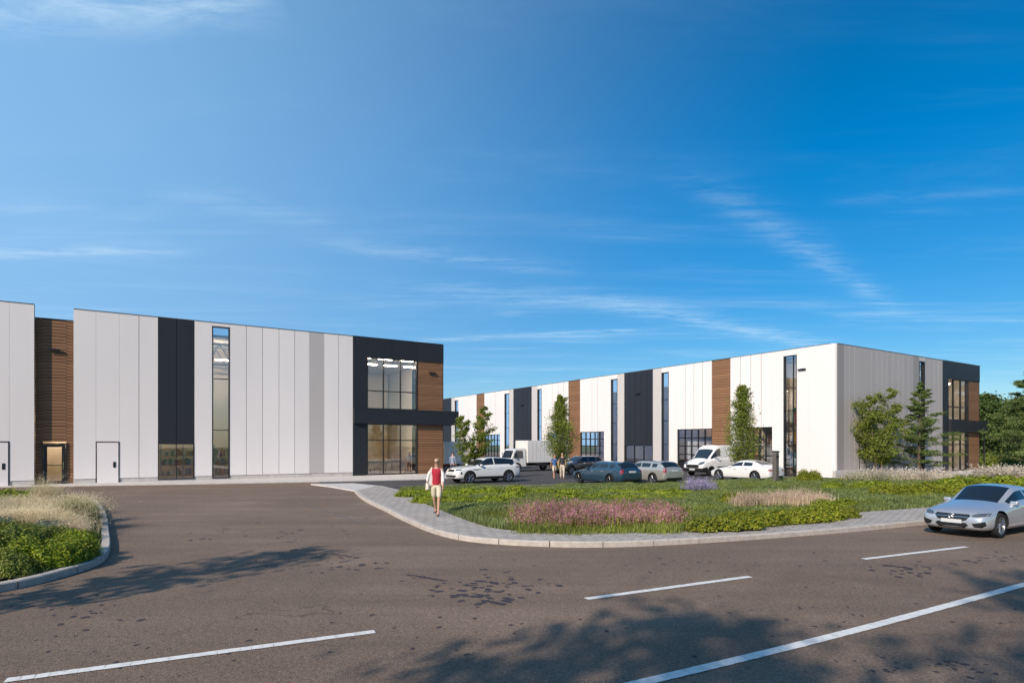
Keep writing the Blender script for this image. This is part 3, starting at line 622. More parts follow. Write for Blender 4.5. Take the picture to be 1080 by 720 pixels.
window(RB, 'y', uS(999), uS(1020.5), 4.55, 8.15, Ss(1005.8, 1013.4), [5.7], mw=.09); window(RB, 'y', uS(999), uS(1020.5), .1, 3.5, Ss(1005.8, 1013.4), [2.4], mw=.09)
planks(RB, 'y', uS(1020.5), W2, 4.55, 8.15); planks(RB, 'y', uS(1020.5), W2, 0, 3.5)
m = MB(); m.box(uS(999), W2+1.2, -.32, -.02, 3.5, 4.55); m.box(W2+.03, W2+1.19, -.02, 5, 3.52, 4.53); fb(m, 'y', uS(999), W2, 3.5, 4.55, 0, .2); m.build('canopy', M['dark'], RB)
m = MB(); fb(m, 'y', uS(999), uS(1020.5), 0, .1, -.02, .2); fb(m, 'y', W2-.001, W2+.07, 0, H2, -.05, 30); m.build('side_wall', M['dark'], RB)
m = MB(); m.tube([(W2+.95, -.1, 0), (W2+.95, -.1, 3.5)], .06, 8); m.build('canopy_post', M['frame'], RB)
LT = uR(405)
mbp = MB(); mbp.box(-.095, .26, .3, LT, H2+.002, H2+.04); mbp.build('coping', M['seam'], RB)
mbp = MB(); mbp.box(.3, uS(993), -.095, .26, H2+.002, H2+.04); mbp.box(uS(993), W2+.08, -.13, .26, H2+.003, H2+.045); mbp.build('coping', M['seam'], RB)
m = MB(); m.box(.245, W2-.1, .245, LT, 8.9, 9.05); m.build('roof', M['concrete'], RB)
m = MB(); m.box(-.02, W2, LT, LT+.2, 0, H2); m.box(W2-.1, W2-.01, .3, LT, 0, H2); m.build('back_wall', M['white'], RB)
m = MB(); m.box(.25, W2-.12, .25, LT-.1, .01, .05); m.build('floor_slab', M['infloor'], RB)
m = MB(); m.box(5.2, 5.3, 6, LT-.1, .05, 8.8); m.box(.3, 14, 6, 6.1, .05, 8.8)
for px in (820, 762, 711, 674, 606, 552, 507): m.box(.3, 5.2, uR(px), uR(px)+.1, .05, 8.8)
m.build('inner_wall', M['inwall'], RB)
m = MB(); m.box(uS(994), W2-.12, 4.6, 4.7, .05, 8.8); m.build('inner_wall', M['inwall'], RB)
for k in range(3):
    m = MB(); m.box(uS(999)+.6+k*1.6, uS(999)+1.4+k*1.6, 1.6, 1.9, 8.0, 8.06); m.build('ceiling_light', M['inlamp'], RB)
m = MB(); m.box(uS(994), W2-.12, .26, 12, 3.75, 4.2); m.build('floor_slab', M['inceil'], RB)
for k in range(16): y = 2.5+k*3.6; clight(RB, 2.5, 3.6, y, y+.5, 6.9, 6.96)
for k in range(3): clight(RB, uS(999)+.6+k*1.6, uS(999)+1.4+k*1.6, 1.4, 1.8, 3.66, 3.73)
# ---------- furniture and racks seen through the glass
def loc(B, x, y): 
    C0 = CL if B is LB else CR; p = C0+D1v*x+D2v*y; return p
GC = [mat('goods_%s' % n, c, .6) for n, c in (('red', (.35, .06, .04)), ('amber', (.5, .26, .06)), ('green', (.08, .2, .10)), ('blue', (.08, .16, .28)), ('white', (.6, .58, .52)), ('teal', (.10, .25, .24)))]
def rack(x, y, label, B=None, sc=1.0, rot=0.0):
    p = loc(B or LB, x, y); t = empty('shelving_rack', (p[0], p[1], .09), BR+rot); t.scale = (1, 1, sc); tag(t, label, 'rack', 'shelving racks inside the warehouses')
    for sx in (0, 1.35, 2.7):
        m = MB()
        for sy in (0, .6): m.box(sx-.03, sx+.03, sy-.03, sy+.03, 0, 2.3)
        m.box(sx-.02, sx+.02, 0, .6, 2.2, 2.26); m.box(sx-.02, sx+.02, 0, .6, .05, .11); m.build('upright', M['steel'], t)
    for z in (.15, .85, 1.5):
        m = MB(); m.box(0, 2.7, 0, .6, z, z+.04); m.build('shelf', M['wood'], t)
        g = MB(); xx = .06
        while xx < 2.55:
            w = random.uniform(.08, .22); h = random.uniform(.25, .5); g.box(xx, xx+w, .05, .5, z+.043, z+.04+h, random.randrange(6)); xx += w+.02
        o = g.build('goods', GC, t); o['kind'] = 'stuff'
xs = np.linspace(uL(160), uL(240), 5)
rack(uL(172), 3.0, 'shelving rack with coloured goods seen through the shop window, left one')
rack(uL(172)+3.0, 3.2, 'shelving rack with coloured goods seen through the shop window, right one')
rack(uL(232), 3.0, 'shelving rack with coloured goods seen at the foot of the tall strip window')
for px, sc, nm in ((824, 2.6, 'the strip window nearest the rounded white corner'), (797, 1.5, 'the glazed door behind the slim spire tree'), (735, 1.5, 'the glazed door behind the white van'), (700, 2.6, 'the strip window left of the white van'), (627, 1.5, 'the glazed door behind the blue estate car'), (519, 1.5, 'the glazed door above the white truck cab')):
    rack(2.2, uR(px)-.6, 'tall shelving rack with mixed goods behind '+nm, RB, sc, R(90))
def table_set(x, y, w, label):
    p = loc(LB, x, y); t = empty('counter', (p[0], p[1], .09), BR); tag(t, label, 'counter')
    m = MB(); m.box(0, w, 0, .7, .98, 1.05); m.build('counter_top', M['plate'], t); m = MB(); m.box(.06, w-.06, .08, .62, 0, .98); m.build('counter_base', M['light'], t)
table_set(uL(392), 2.6, 2.6, 'white reception counter behind the lower corner window, left one'); table_set(uL(418), 2.9, 1.7, 'short white counter behind the lower corner window, right one')
def chair(x, y, rz, label):
    p = loc(LB, x, y); t = empty('chair', (p[0], p[1], .09), BR+rz); tag(t, label, 'chair', 'chairs in the glazed corner lobby')
    m = MB(); m.box(-.24, .24, -.24, .24, .43, .49); m.build('seat', GC[4], t, bevel=.02); m = MB(); m.box(-.24, .24, .20, .25, .52, .92); m.build('backrest', GC[4], t, bevel=.02)
    for sx in (-.2, .2):
        for sy in (-.2, .2): m = MB(); m.tube([(sx, sy, 0), (sx, sy, .43)], .018, 6); m.build('leg', M['wood'], t)
chair(uL(396), 1.1, .4, 'pale chair nearest the left edge of the lower corner window'); chair(uL(410), 1.3, -.3, 'pale chair in the middle of the lower corner window'); chair(uL(430), 1.0, 2.6, 'pale chair beside the timber wall in the lower corner window')
for px in (1002.5, 1012):
    p = loc(RB, uS(px), 1.6); t = empty('pendant_lamp', (p[0], p[1], 6.9)); tag(t, 'white dome pendant lamp in the upper corner window, %s one' % ('left' if px < 1005 else 'right'), 'lamp', 'pendant lamps in the right building')
    m = MB(); m.lathe([(.05, .32), (.2, .26), (.36, .1), (.42, 0), (.40, .0), (.33, .1), (.18, .22)], 20); m.build('lamp_shade', M['plate'], t, smooth=True)
    m = MB(); m.tube([(0, 0, .3), (0, 0, 2.0)], .012, 5); m.build('cord', M['black'], t)
    m = MB(); m.lathe([(.0, .0), (.08, .03), (.08, .12), (0, .16)], 12); m.build('bulb', M['inlamp'], t)
# ================================================================== vegetation
def blades(pos, h, w, lean=.35, curve=.25, per=1, seed=0, up=None):
    """thin bent blades: each a 4-corner strip, base at pos"""
    r = np.random.default_rng(seed); n = len(pos); th = r.uniform(0, 2*np.pi, n); h = h*r.uniform(.6, 1.15, n); ln = r.normal(0, lean, n)*h
    dx, dy = np.cos(th), np.sin(th); sx, sy = -dy*w/2, dx*w/2
    w = np.broadcast_to(w, (n,))
    b0 = pos+np.stack([sx, sy, 0*sx], 1); b1 = pos-np.stack([sx, sy, 0*sx], 1)
    mid = pos+np.stack([dx*ln*.4, dy*ln*.4, h*.6], 1); tip = pos+np.stack([dx*ln*(1+curve), dy*ln*(1+curve), h], 1)
    m1 = mid-np.stack([sx, sy, 0*sx], 1)*.7; m0 = mid+np.stack([sx, sy, 0*sx], 1)*.7
    # two quads share look: emit kite of 4 corners
    v = np.stack([b0, b1, m1, m0], 1); v2 = np.stack([m0, m1, tip, tip+np.stack([sx, sy, 0*sx], 1)*.1], 1)
    return np.concatenate([v, v2], 1).reshape(-1, 3), n    # 8 corners -> 2 quads of 4
def leaves(pos, size, seed=0, up=.35, asp=.55, nrm=None):
    r = np.random.default_rng(seed); n = len(pos); a = r.normal(size=(n, 3)); a[:, 2] += up; a /= np.linalg.norm(a, axis=1)[:, None]
    if nrm is not None: 
        a = a*.8+nrm; a /= np.linalg.norm(a, axis=1)[:, None]
    t = np.cross(a, r.normal(size=(n, 3))); t /= np.linalg.norm(t, axis=1)[:, None]; b = np.cross(a, t); s = (size*r.uniform(.6, 1.3, n))[:, None]
    v = np.stack([pos-t*s*.5, pos+b*s*asp*.5+a*s*.06, pos+t*s*.5, pos-b*s*asp*.5+a*s*.06], 1); return v.reshape(-1, 3)
LM = dict(grass=leafmat('grass', (.12, .16, .022), (.25, .28, .05), (.33, .28, .10)), fuzz=leafmat('ground_cover', (.13, .18, .05), (.26, .30, .095), (.28, .25, .11)), box=leafmat('box_leaf', (.13, .20, .014), (.33, .36, .026), (.34, .34, .05)),
          yel=leafmat('golden_leaf', (.12, .17, .012), (.31, .31, .022), (.42, .36, .06)), tree=leafmat('tree_leaf', (.10, .15, .02), (.26, .29, .045), (.32, .31, .08)), pine=leafmat('pine_needles', (.075, .12, .030), (.17, .22, .06), (.16, .17, .06), trans=.15), dark=leafmat('dark_leaf', (.042, .085, .022), (.11, .155, .036), (.13, .15, .05), trans=.15),
          straw=leafmat('straw', (.60, .48, .29), (.86, .73, .50), (.42, .40, .18)), tan=leafmat('tan_plume', (.48, .31, .24), (.66, .46, .37), (.30, .27, .12)), rose=leafmat('rose_flower', (.36, .11, .17), (.60, .27, .35), (.48, .34, .30)), purp=leafmat('lavender_flower', (.30, .22, .42), (.52, .42, .62), (.6, .5, .6)), pale=leafmat('pale_plume', (.50, .42, .34), (.66, .58, .48), (.34, .32, .2)), silver=leafmat('grey_leaf', (.12, .17, .11), (.22, .27, .19)))
def sample_poly(poly, n, seed=0, xr=None, yr=None):
    A = np.array(poly); r = np.random.default_rng(seed); x0, x1 = (A[:, 0].min(), A[:, 0].max()) if xr is None else xr; y0, y1 = (A[:, 1].min(), A[:, 1].max()) if yr is None else yr
    out = []; c = 0
    while c < n:
        x = r.uniform(x0, x1, n*2); y = r.uniform(y0, y1, n*2); k = inpoly(x, y, poly); out.append(np.stack([x[k], y[k]], 1)); c += k.sum()
    return np.concatenate(out)[:n]
# low green cover all over the bed: denser near the camera
P1 = sample_poly(bed, 420000, 1, xr=(-7, 45), yr=(15, 50))
d = np.hypot(P1[:, 0], P1[:, 1]); keep = rng.uniform(size=len(P1)) < np.clip((26/d)**1.6, .12, 1); P1 = P1[keep]; d = d[keep]
de = distpoly(P1[:, 0], P1[:, 1], [tuple(p) for p in Sd]); 
z = bedz(P1[:, 0], P1[:, 1]); pos = np.column_stack([P1, z-.02]); hh = (.15+.07*hills(P1[:, 0]*1.7, P1[:, 1]*1.7, 9))*np.clip(distpoly(P1[:, 0], P1[:, 1], [(p[0], p[1]) for p in back])/7, .35, 1)
sc = np.clip(d/22, .8, 2)
v, n = blades(pos, hh*(1+.1*sc), 1.0, seed=2, lean=.55)
# widths scale with distance
v = v.reshape(n, 8, 3); ctr = pos[:, None, :]; d = np.hypot(P1[:, 0], P1[:, 1]); wv = .020*sc
v2 = v.copy(); mid01 = (v[:, 0]+v[:, 1])/2; off = (v[:, 0]-v[:, 1])/2
v2[:, 0] = mid01+off*wv[:, None]; v2[:, 1] = mid01-off*wv[:, None]; mm = (v[:, 3]+v[:, 2])/2; v2[:, 3] = mm+off*wv[:, None]*.7; v2[:, 2] = mm-off*wv[:, None]*.7; v2[:, 4] = v2[:, 3]; v2[:, 5] = v2[:, 2]; v2[:, 7] = v2[:, 6]+off*wv[:, None]*.15
o = npmesh('grass', v2.reshape(-1, 3), 4, [LM['fuzz'], LM['grass']], np.repeat((hills(P1[:, 0], P1[:, 1], 21) > .1).astype(int), 2)); tag(o, 'low green grass and ground cover growing all over the roadside bed', 'grass', kind='stuff')
# low mounded plants inside it
def mass(name, centres, rx, ry, h, nl, size, m, zf, seed=0, label=None, cat='hedge', group=None, kind=None, core=True, ang=0.0, jitter=.12):
    """a low shrub or hedge: overlapping leafy clumps. centres: [(x,y)] """
    r = np.random.default_rng(seed); C = np.array(centres, float); k = r.integers(0, len(C), nl)
    rr = np.array([r.uniform(.8, 1.2, len(C)), r.uniform(.8, 1.2, len(C)), r.uniform(.75, 1.15, len(C))]).T
    u = r.normal(size=(nl, 3)); u[:, 2] = np.abs(u[:, 2]); u /= np.linalg.norm(u, axis=1)[:, None]
    bump = 1+.16*np.sin(u[:, 0]*7+k)*np.sin(u[:, 1]*8+2*k)+r.normal(0, jitter, nl)*.6
    rad = np.clip(r.uniform(.72, 1.04, nl), 0, 1.1)*bump; ca, sa = math.cos(ang), math.sin(ang)
    lx = u[:, 0]*rx*rr[k, 0]*rad; ly = u[:, 1]*ry*rr[k, 1]*rad; x = C[k, 0]+lx*ca-ly*sa; y = C[k, 1]+lx*sa+ly*ca; z0 = zf(x, y) if callable(zf) else np.full(nl, zf)
    z = z0+u[:, 2]*h*rr[k, 2]*rad; pos = np.column_stack([x, y, z]); v = leaves(pos, size, seed+1, nrm=u*.9)
    x0 = C[:, 0].mean(); y0 = C[:, 1].mean(); o = npmesh(name, v-np.array([x0, y0, 0]), 4, [m]); o.location = (x0, y0, 0)
    tag(o, label, cat, group, kind)
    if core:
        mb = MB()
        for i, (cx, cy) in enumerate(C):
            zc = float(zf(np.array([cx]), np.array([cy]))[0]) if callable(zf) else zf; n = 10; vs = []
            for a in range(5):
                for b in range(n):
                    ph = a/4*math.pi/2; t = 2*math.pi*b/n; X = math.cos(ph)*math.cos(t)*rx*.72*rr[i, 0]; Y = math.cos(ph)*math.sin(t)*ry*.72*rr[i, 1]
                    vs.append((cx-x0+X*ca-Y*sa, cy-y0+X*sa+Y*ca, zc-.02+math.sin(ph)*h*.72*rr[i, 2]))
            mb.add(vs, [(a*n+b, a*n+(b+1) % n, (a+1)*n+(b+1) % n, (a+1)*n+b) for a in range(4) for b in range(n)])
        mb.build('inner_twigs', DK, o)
    return o
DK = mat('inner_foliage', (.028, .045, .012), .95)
def along(pts, step, zc=.3, jit=.1):
    P = [np.array(G(*p, zc)) for p in pts]; out = []
    for a, b in zip(P[:-1], P[1:]):
        n = max(1, int(np.linalg.norm(b-a)/step)); out += [tuple(a+(b-a)*i/n+rng.normal(0, jit, 2)) for i in range(n)]
    return out+[tuple(P[-1])]
# the two rows right behind the woman
c = along([(436, 518.5), (470, 519.5), (510, 519), (545, 518.5)], .75)+along([(448, 524), (480, 526.5), (520, 526), (540, 523)], .8)
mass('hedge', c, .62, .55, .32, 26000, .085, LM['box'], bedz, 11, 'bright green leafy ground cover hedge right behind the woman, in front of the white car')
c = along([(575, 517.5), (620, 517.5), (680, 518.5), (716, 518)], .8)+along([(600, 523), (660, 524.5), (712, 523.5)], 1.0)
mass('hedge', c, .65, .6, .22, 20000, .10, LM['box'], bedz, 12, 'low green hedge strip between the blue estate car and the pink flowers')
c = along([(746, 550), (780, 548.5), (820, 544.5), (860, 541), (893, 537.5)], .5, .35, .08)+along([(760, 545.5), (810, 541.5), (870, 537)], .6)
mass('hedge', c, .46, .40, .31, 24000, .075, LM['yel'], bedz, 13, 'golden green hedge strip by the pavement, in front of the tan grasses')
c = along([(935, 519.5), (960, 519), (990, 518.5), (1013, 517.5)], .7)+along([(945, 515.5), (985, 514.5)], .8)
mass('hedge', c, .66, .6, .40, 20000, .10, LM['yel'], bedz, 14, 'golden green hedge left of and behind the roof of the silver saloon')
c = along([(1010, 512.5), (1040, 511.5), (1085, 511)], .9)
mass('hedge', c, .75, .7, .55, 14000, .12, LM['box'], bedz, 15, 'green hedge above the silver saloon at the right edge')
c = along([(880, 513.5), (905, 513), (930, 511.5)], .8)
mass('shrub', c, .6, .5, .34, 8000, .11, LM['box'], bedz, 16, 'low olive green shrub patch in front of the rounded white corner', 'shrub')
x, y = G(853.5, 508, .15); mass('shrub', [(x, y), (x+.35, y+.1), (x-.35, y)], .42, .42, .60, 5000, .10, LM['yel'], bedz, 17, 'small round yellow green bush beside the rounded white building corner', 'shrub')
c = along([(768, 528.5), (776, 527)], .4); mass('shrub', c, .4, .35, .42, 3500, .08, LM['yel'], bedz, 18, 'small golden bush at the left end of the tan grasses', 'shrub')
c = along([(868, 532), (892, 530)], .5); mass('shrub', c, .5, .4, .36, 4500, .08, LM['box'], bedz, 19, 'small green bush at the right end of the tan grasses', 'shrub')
# scattered fuzzy mounds in the bed (uncountable cover)
Q = sample_poly(bed, 150, 33, xr=(-3, 36), yr=(16, 46)); 
dd = distpoly(Q[:, 0], Q[:, 1], bed, True); Q = Q[dd > .8]
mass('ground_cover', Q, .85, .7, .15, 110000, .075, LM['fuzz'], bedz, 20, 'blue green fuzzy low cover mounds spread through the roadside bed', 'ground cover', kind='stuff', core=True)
def plumes(name, centres, spread, h, n, w, mats, label, cat, zf=bedz, lean=.25, heads=None, seed=0, kind='stuff', group=None, headlen=.12, headsz=.03, nh=5):
    r = np.random.default_rng(seed); C = np.array(centres, float); k = r.integers(0, len(C), n); q = C[k]+r.normal(0, spread, (n, 2))
    z = zf(q[:, 0], q[:, 1]) if callable(zf) else np.full(n, zf); pos = np.column_stack([q, z-.02]); th = r.uniform(0, 6.28, n)
    out = (q-C[k]); hh = h*r.uniform(.6, 1.1, n)*r.uniform(.62, 1.12, len(C))[k]
    v, _ = blades(pos, hh*1.1, w, lean, .5, seed=seed+1); mi = np.zeros(2*n, int); allv = [v]; allm = [mi]
    if heads is not None:
        tip = v.reshape(n, 8, 3)[:, 6]; midp = v.reshape(n, 8, 3)[:, 4]; dv = tip-midp; dv /= np.linalg.norm(dv, axis=1)[:, None]
        T = np.repeat(tip, nh, 0)-np.repeat(dv, nh, 0)*r.uniform(0, headlen, (n*nh, 1))+r.normal(0, headsz*.35, (n*nh, 3)); lv = leaves(T, headsz, seed+5, asp=.7); allv.append(lv); allm.append(np.ones(n*nh, int))
    V = np.concatenate(allv); o0 = np.array([C[:, 0].mean(), C[:, 1].mean(), 0]); o = npmesh(name, V-o0, 4, mats, np.concatenate(allm)); o.location = o0; tag(o, label, cat, group, kind); return o
def grid(px0, px1, yfun, rows, step=.5, zc=.3):
    out = []
    for i in range(rows):
        p = [(px0+(px1-px0)*t, yfun(t)[0]+(yfun(t)[1]-yfun(t)[0])*i/max(rows-1, 1)) for t in np.linspace(0, 1, 14)]; out += along(p, step, zc, .1)
    return out
c = grid(556, 708, lambda t: (548-2*t+3*math.sin(math.pi*t), 539), 4, .5)
plumes('flower_bed', c, .24, .46, 9500, .012, [LM['box'], LM['rose']], 'oval bed of dusky pink flowers on green stems beside the kerb', 'flowers', heads=LM['rose'], seed=31, headlen=.26, headsz=.042, nh=4, lean=.2)
c = grid(560, 705, lambda t: (553, 550), 2, .5); plumes('flower_foliage', c, .22, .20, 8000, .020, [LM['grass']], 'green leafy fringe along the front of the pink flower bed', 'foliage', seed=32)
c = grid(728, 746, lambda t: (516, 513), 2, .4); plumes('lavender', c, .22, .50, 1300, .012, [LM['silver'], LM['purp']], 'pale purple lavender clump in front of the white van', 'flowers', heads=1, seed=33, headlen=.25, headsz=.045, nh=5, kind='stuff')
c = grid(783, 866, lambda t: (531-1*t, 529.5-2*t), 2, .4); plumes('feather_grass', c, .18, .52, 6500, .010, [LM['straw'], LM['tan']], 'tan feathery grasses in a strip behind the golden hedge', 'ornamental grass', heads=1, seed=34, headlen=.35, headsz=.035, nh=4)
c = grid(922, 1000, lambda t: (506.5, 503), 3, 2.3, .2); plumes('pampas_grass', c, .40, .62, 2400, .014, [LM['straw'], LM['pale']], 'pale plumed grasses under the trees in front of the grey wall', 'ornamental grass', heads=1, seed=35, headlen=.6, headsz=.09, nh=5, lean=.35)
c = grid(1034, 1090, lambda t: (505, 502), 2, 2.4, .2); plumes('pampas_grass', c, .42, .75, 1500, .016, [LM['straw'], LM['pale']], 'pale plumed grasses at the right edge in front of the wood', 'ornamental grass', heads=1, seed=36, headlen=.5, headsz=.10, nh=5, lean=.4)
c = grid(900, 935, lambda t: (508, 505), 2, .8, .2); plumes('tall_grass', c, .4, .6, 2500, .018, [LM['grass'], LM['pale']], 'mixed green and straw grasses in front of the grey plinth step', 'ornamental grass', heads=1, seed=37, headlen=.3, headsz=.06, nh=3)
# left island planting
islp = [tuple(p) for p in isl]
A = sample_poly(islp, 26000, 41, xr=(-26, -6), yr=(9, 28)); pos = np.column_stack([A, islz(A[:, 0], A[:, 1])-.02]); v, n = blades(pos, np.full(len(A), .13), .02, lean=.5, seed=42)
tag(npmesh('grass', v, 4, [LM['grass']]), 'short green undergrowth covering the small left traffic island', 'grass', kind='stuff')
def ip(px, py, z=.25): return G(px, py, z)
c = [ip(x_, y_) for x_, y_ in [(22, 592), (36, 592), (50, 590.5), (64, 588), (76, 585), (85, 581), (30, 585), (50, 583.5), (68, 580), (82, 576)]]
mass('shrub', c, .36, .32, .38, 30000, .050, LM['box'], islz, 43, 'rounded bright green box shrub at the front corner of the left island', 'shrub', jitter=.1)
c = [ip(x_, y_) for x_, y_ in [(-6, 597), (5, 596), (14, 598), (-20, 600)]]
mass('shrub', c, .36, .32, .30, 14000, .045, LM['grass'], islz, 44, 'dark green shrub cut by the left edge at the front of the left island', 'shrub')
c = [ip(x_, y_) for x_, y_ in [(-5, 580), (8, 577), (22, 574), (36, 571), (50, 569), (66, 567), (10, 568), (30, 567)]]
mass('shrub', c, .5, .42, .36, 22000, .055, LM['grass'], islz, 45, 'low green shrub band across the middle of the left island', 'shrub')
c = [ip(x_, y_) for x_, y_ in [(50, 560.5), (58, 559), (64, 561), (0, 563), (3, 560)]]
mass('shrub', c, .30, .3, .30, 8000, .055, LM['silver'], islz, 46, 'grey green sage like shrub in the middle of the left island', 'shrub')
c = [ip(x_, y_) for x_, y_ in [(84, 566), (89, 561), (92, 555), (94, 549), (80, 568)]]
mass('shrub', c, .26, .26, .18, 9000, .055, LM['yel'], islz, 47, 'yellow green edging shrub by the kerb of the left island', 'shrub')
c = [ip(x_, y_) for x_, y_ in [(4, 531), (18, 531), (32, 530.5), (46, 530), (-12, 532)]]
mass('shrub', c, .8, .6, .45, 9000, .09, LM['box'], islz, 48, 'dark green shrub row at the far side of the left island', 'shrub')
c = [ip(x_, y_) for y_ in (541, 546, 551.5, 557) for x_ in range(-20, 86 if y_ < 550 else 80, 9)]
plumes('feather_grass', c, .20, .46, 32000, .008, [LM['straw'], LM['straw']], 'mat of blond feather grass filling the back of the left island', 'ornamental grass', zf=islz, heads=1, seed=49, headlen=.25, headsz=.022, nh=3, lean=.75)
def tuft(px, py, h, n, m, label, seed, spread=.10, lean=.38):
    return plumes('grass_tuft', [G(px, py, .3)], spread, h, n, .007, [m, LM['straw']], label, 'ornamental grass', zf=islz, heads=1, seed=seed, headlen=.2, headsz=.022, nh=3, lean=lean, kind='', group='grass tufts on the left island')
tuft(82, 548, .80, 1700, LM['grass'], 'tall yellow green grass tuft at the right end of the left island', 51, .20)
tuft(88, 541, .65, 1200, LM['straw'], 'straw coloured grass tuft nearest the far right kerb of the left island', 52, .18)
tuft(74, 535, .85, 900, LM['straw'], 'thin straw grass tuft at the back of the left island, right of two', 53, .15)
tuft(48, 535, 1.05, 1000, LM['straw'], 'thin straw grass tuft at the back of the left island, left of two', 54, .16)
tuft(73, 562, .42, 1500, LM['tan'], 'small round reddish tan grass tuft beside the grey green shrub', 55, .12, .5)
# ------------------------------------------------------------------ trees
def limb_pts(p0, d, L, n=5, up=.25, wob=.08, r=random):
    pts = [Vector(p0)]; d = Vector(d).normalized()
    for i in range(n):
        d = (d+Vector((r.gauss(0, wob), r.gauss(0, wob), up/n+r.gauss(0, wob*.5)))).normalized(); pts.append(pts[-1]+d*L/n)
    return pts
def tree(name, px, py, Y, H, rmax, label, m, style='oval', nleaf=9000, leaf=.13, nl=34, tr=.09, clear=.22, seed=1, group=None, xy=None, stems=1, profile=None, cat='tree', dens=1.0):
    rr = random.Random(seed); r = np.random.default_rng(seed)
    if xy is None: xy = ((px-540)/FPX*Y, Y)
    root = empty(name, (xy[0], xy[1], py)); tag(root, label, cat, group)
    tb = MB(); pts = []; wts = []
    prof = profile or {'oval': lambda t: math.sin(math.pi*min(max(t, 0), 1)**.75)**.7, 'column': lambda t: (min(1, t/.22)**.6)*(1-t*.92)**.75, 'cone': lambda t: (1-t)**.85*min(1, t/.06+.45), 'round': lambda t: math.sin(math.pi*(.08+.92*t))**.55}[style]
    for s in range(stems):
        a = 2*math.pi*s/max(stems, 1)+rr.random(); lean = 0 if stems == 1 else .26
        Hs = H*(1 if s == 0 else rr.uniform(.72, .92)); base = (0 if stems == 1 else .08*math.cos(a), 0 if stems == 1 else .08*math.sin(a), -.15)
        tp = [Vector(base)]; n = 9; dx = lean*math.cos(a); dy = lean*math.sin(a)
        for i in range(1, n+1): t = i/n; tp.append(Vector((base[0]+dx*Hs*t*.75+rr.gauss(0, .012*H*.3), base[1]+dy*Hs*t*.75+rr.gauss(0, .012*H*.3), Hs*t*.97)))
        tb.tube(tp, [tr*(1-.88*(i/n))*(1 if stems == 1 else .6) for i in range(n+1)], 8)
        def tr_at(z):
            f = max(0, min(n-1e-6, z/Hs/.97*n)); i = int(f); return tp[i].lerp(tp[i+1], f-i)
        N_ = nl if stems == 1 else nl//stems
        for k in range(N_):
            t = (k+.5)/N_; z0 = Hs*(clear+(1-clear)*t*.96); R0 = rmax*prof(t)*(rr.uniform(.75, 1.12) if style != 'cone' else rr.uniform(.5, 1.2))*(1 if stems == 1 else .62); az = k*2.4+rr.uniform(-.5, .5)
            if style == 'column': el = rr.uniform(.9, 1.25); up = .3
            elif style == 'cone': el = rr.uniform(-.05, .25)+.35*t; up = .1
            elif style == 'round': el = rr.uniform(.0, .7); up = .3
            else: el = rr.uniform(.35, .85); up = .35
            L = max(R0/math.cos(el), .15) if style != 'column' else max(R0/math.cos(.85), .2)
            zs = max(z0-(L*math.sin(el)*.6 if style in ('column', 'oval') else 0), Hs*clear*.75)
            p0 = tr_at(zs); lp = limb_pts(p0, (math.cos(az)*math.cos(el), math.sin(az)*math.cos(el), math.sin(el)), L, 5, up, .08, rr)
            rb = max(.012, tr*.34*(1-t*.6)); tb.tube(lp, [rb*(1-.8*i/5) for i in range(6)], 5, caps=False)
            for j in range(2, 6):
                nb = 2 if j < 5 else 1
                for q in range(nb):
                    f = rr.uniform(0, 1); c0_ = lp[j-1].lerp(lp[j], f); sl = L*rr.uniform(.12, .34)*(1.2-j*.12); d = (lp[j]-lp[j-1]).normalized(); sd_ = Vector((rr.gauss(0, 1), rr.gauss(0, 1), rr.gauss(.15, .5) if style != 'cone' else rr.gauss(0, .25))).normalized()
                    e = c0_+(d*.6+sd_).normalized()*sl; tb.tube([c0_, e], [rb*.3, rb*.12], 3, caps=False)
                    pts.append((*e, sl)); pts.append((*(c0_.lerp(e, .5)), sl)); wts += [1.0, .7]
            pts.append((*lp[-1], L*.3)); wts.append(1.2)
    tb.build('trunk', M['bark'], root, smooth=True)
    C = np.array(pts); w = np.array(wts); w *= r.uniform(.35, 1.6, len(w)); w /= w.sum(); k = r.choice(len(C), nleaf, p=w)
    sg = np.clip(C[k, 3], .12, .5)[:, None]*np.array([[.62, .62, .42 if style != 'cone' else .16]])*dens; P = C[k, :3]+r.normal(size=(nleaf, 3))*sg
    P = P[P[:, 2] > H*clear*.6]; npmesh('crown', leaves(P, leaf, seed+9, asp=.55 if style != 'cone' else .28), 4, [m], parent=root); return root
T3 = 'young trees in the car park'
tree('young_tree', 498, 0, 41.5, 5.15, 1.45, 'young two headed green tree behind the white sport utility car', LM['tree'], 'oval', 13000, .12, 32, .07, .20, 61, T3, stems=2)
tree('young_tree', 591, 0, 45.5, 6.2, 1.8, 'dense narrow young tree left of the blue estate car', LM['tree'], 'column', 20000, .11, 60, .08, .12, 62, T3)
tree('young_tree', 783, 0, 41.0, 6.5, 1.95, 'slim spire shaped young tree between the white van and the white saloon', LM['tree'], 'column', 17000, .11, 56, .08, .12, 63, T3)
tree('ornamental_tree', 926, .1, 44.5, 6.8, 2.6, 'loose leafy tree with several slender stems in front of the grey wall', LM['tree'], 'oval', 24000, .12, 48, .10, .14, 64, stems=4)
tree('pine_tree', 970, .1, 46.0, 7.2, 2.6, 'open layered pine beside the charcoal corner of the right building', LM['pine'], 'cone', 34000, .15, 46, .12, .08, 65, dens=.8)
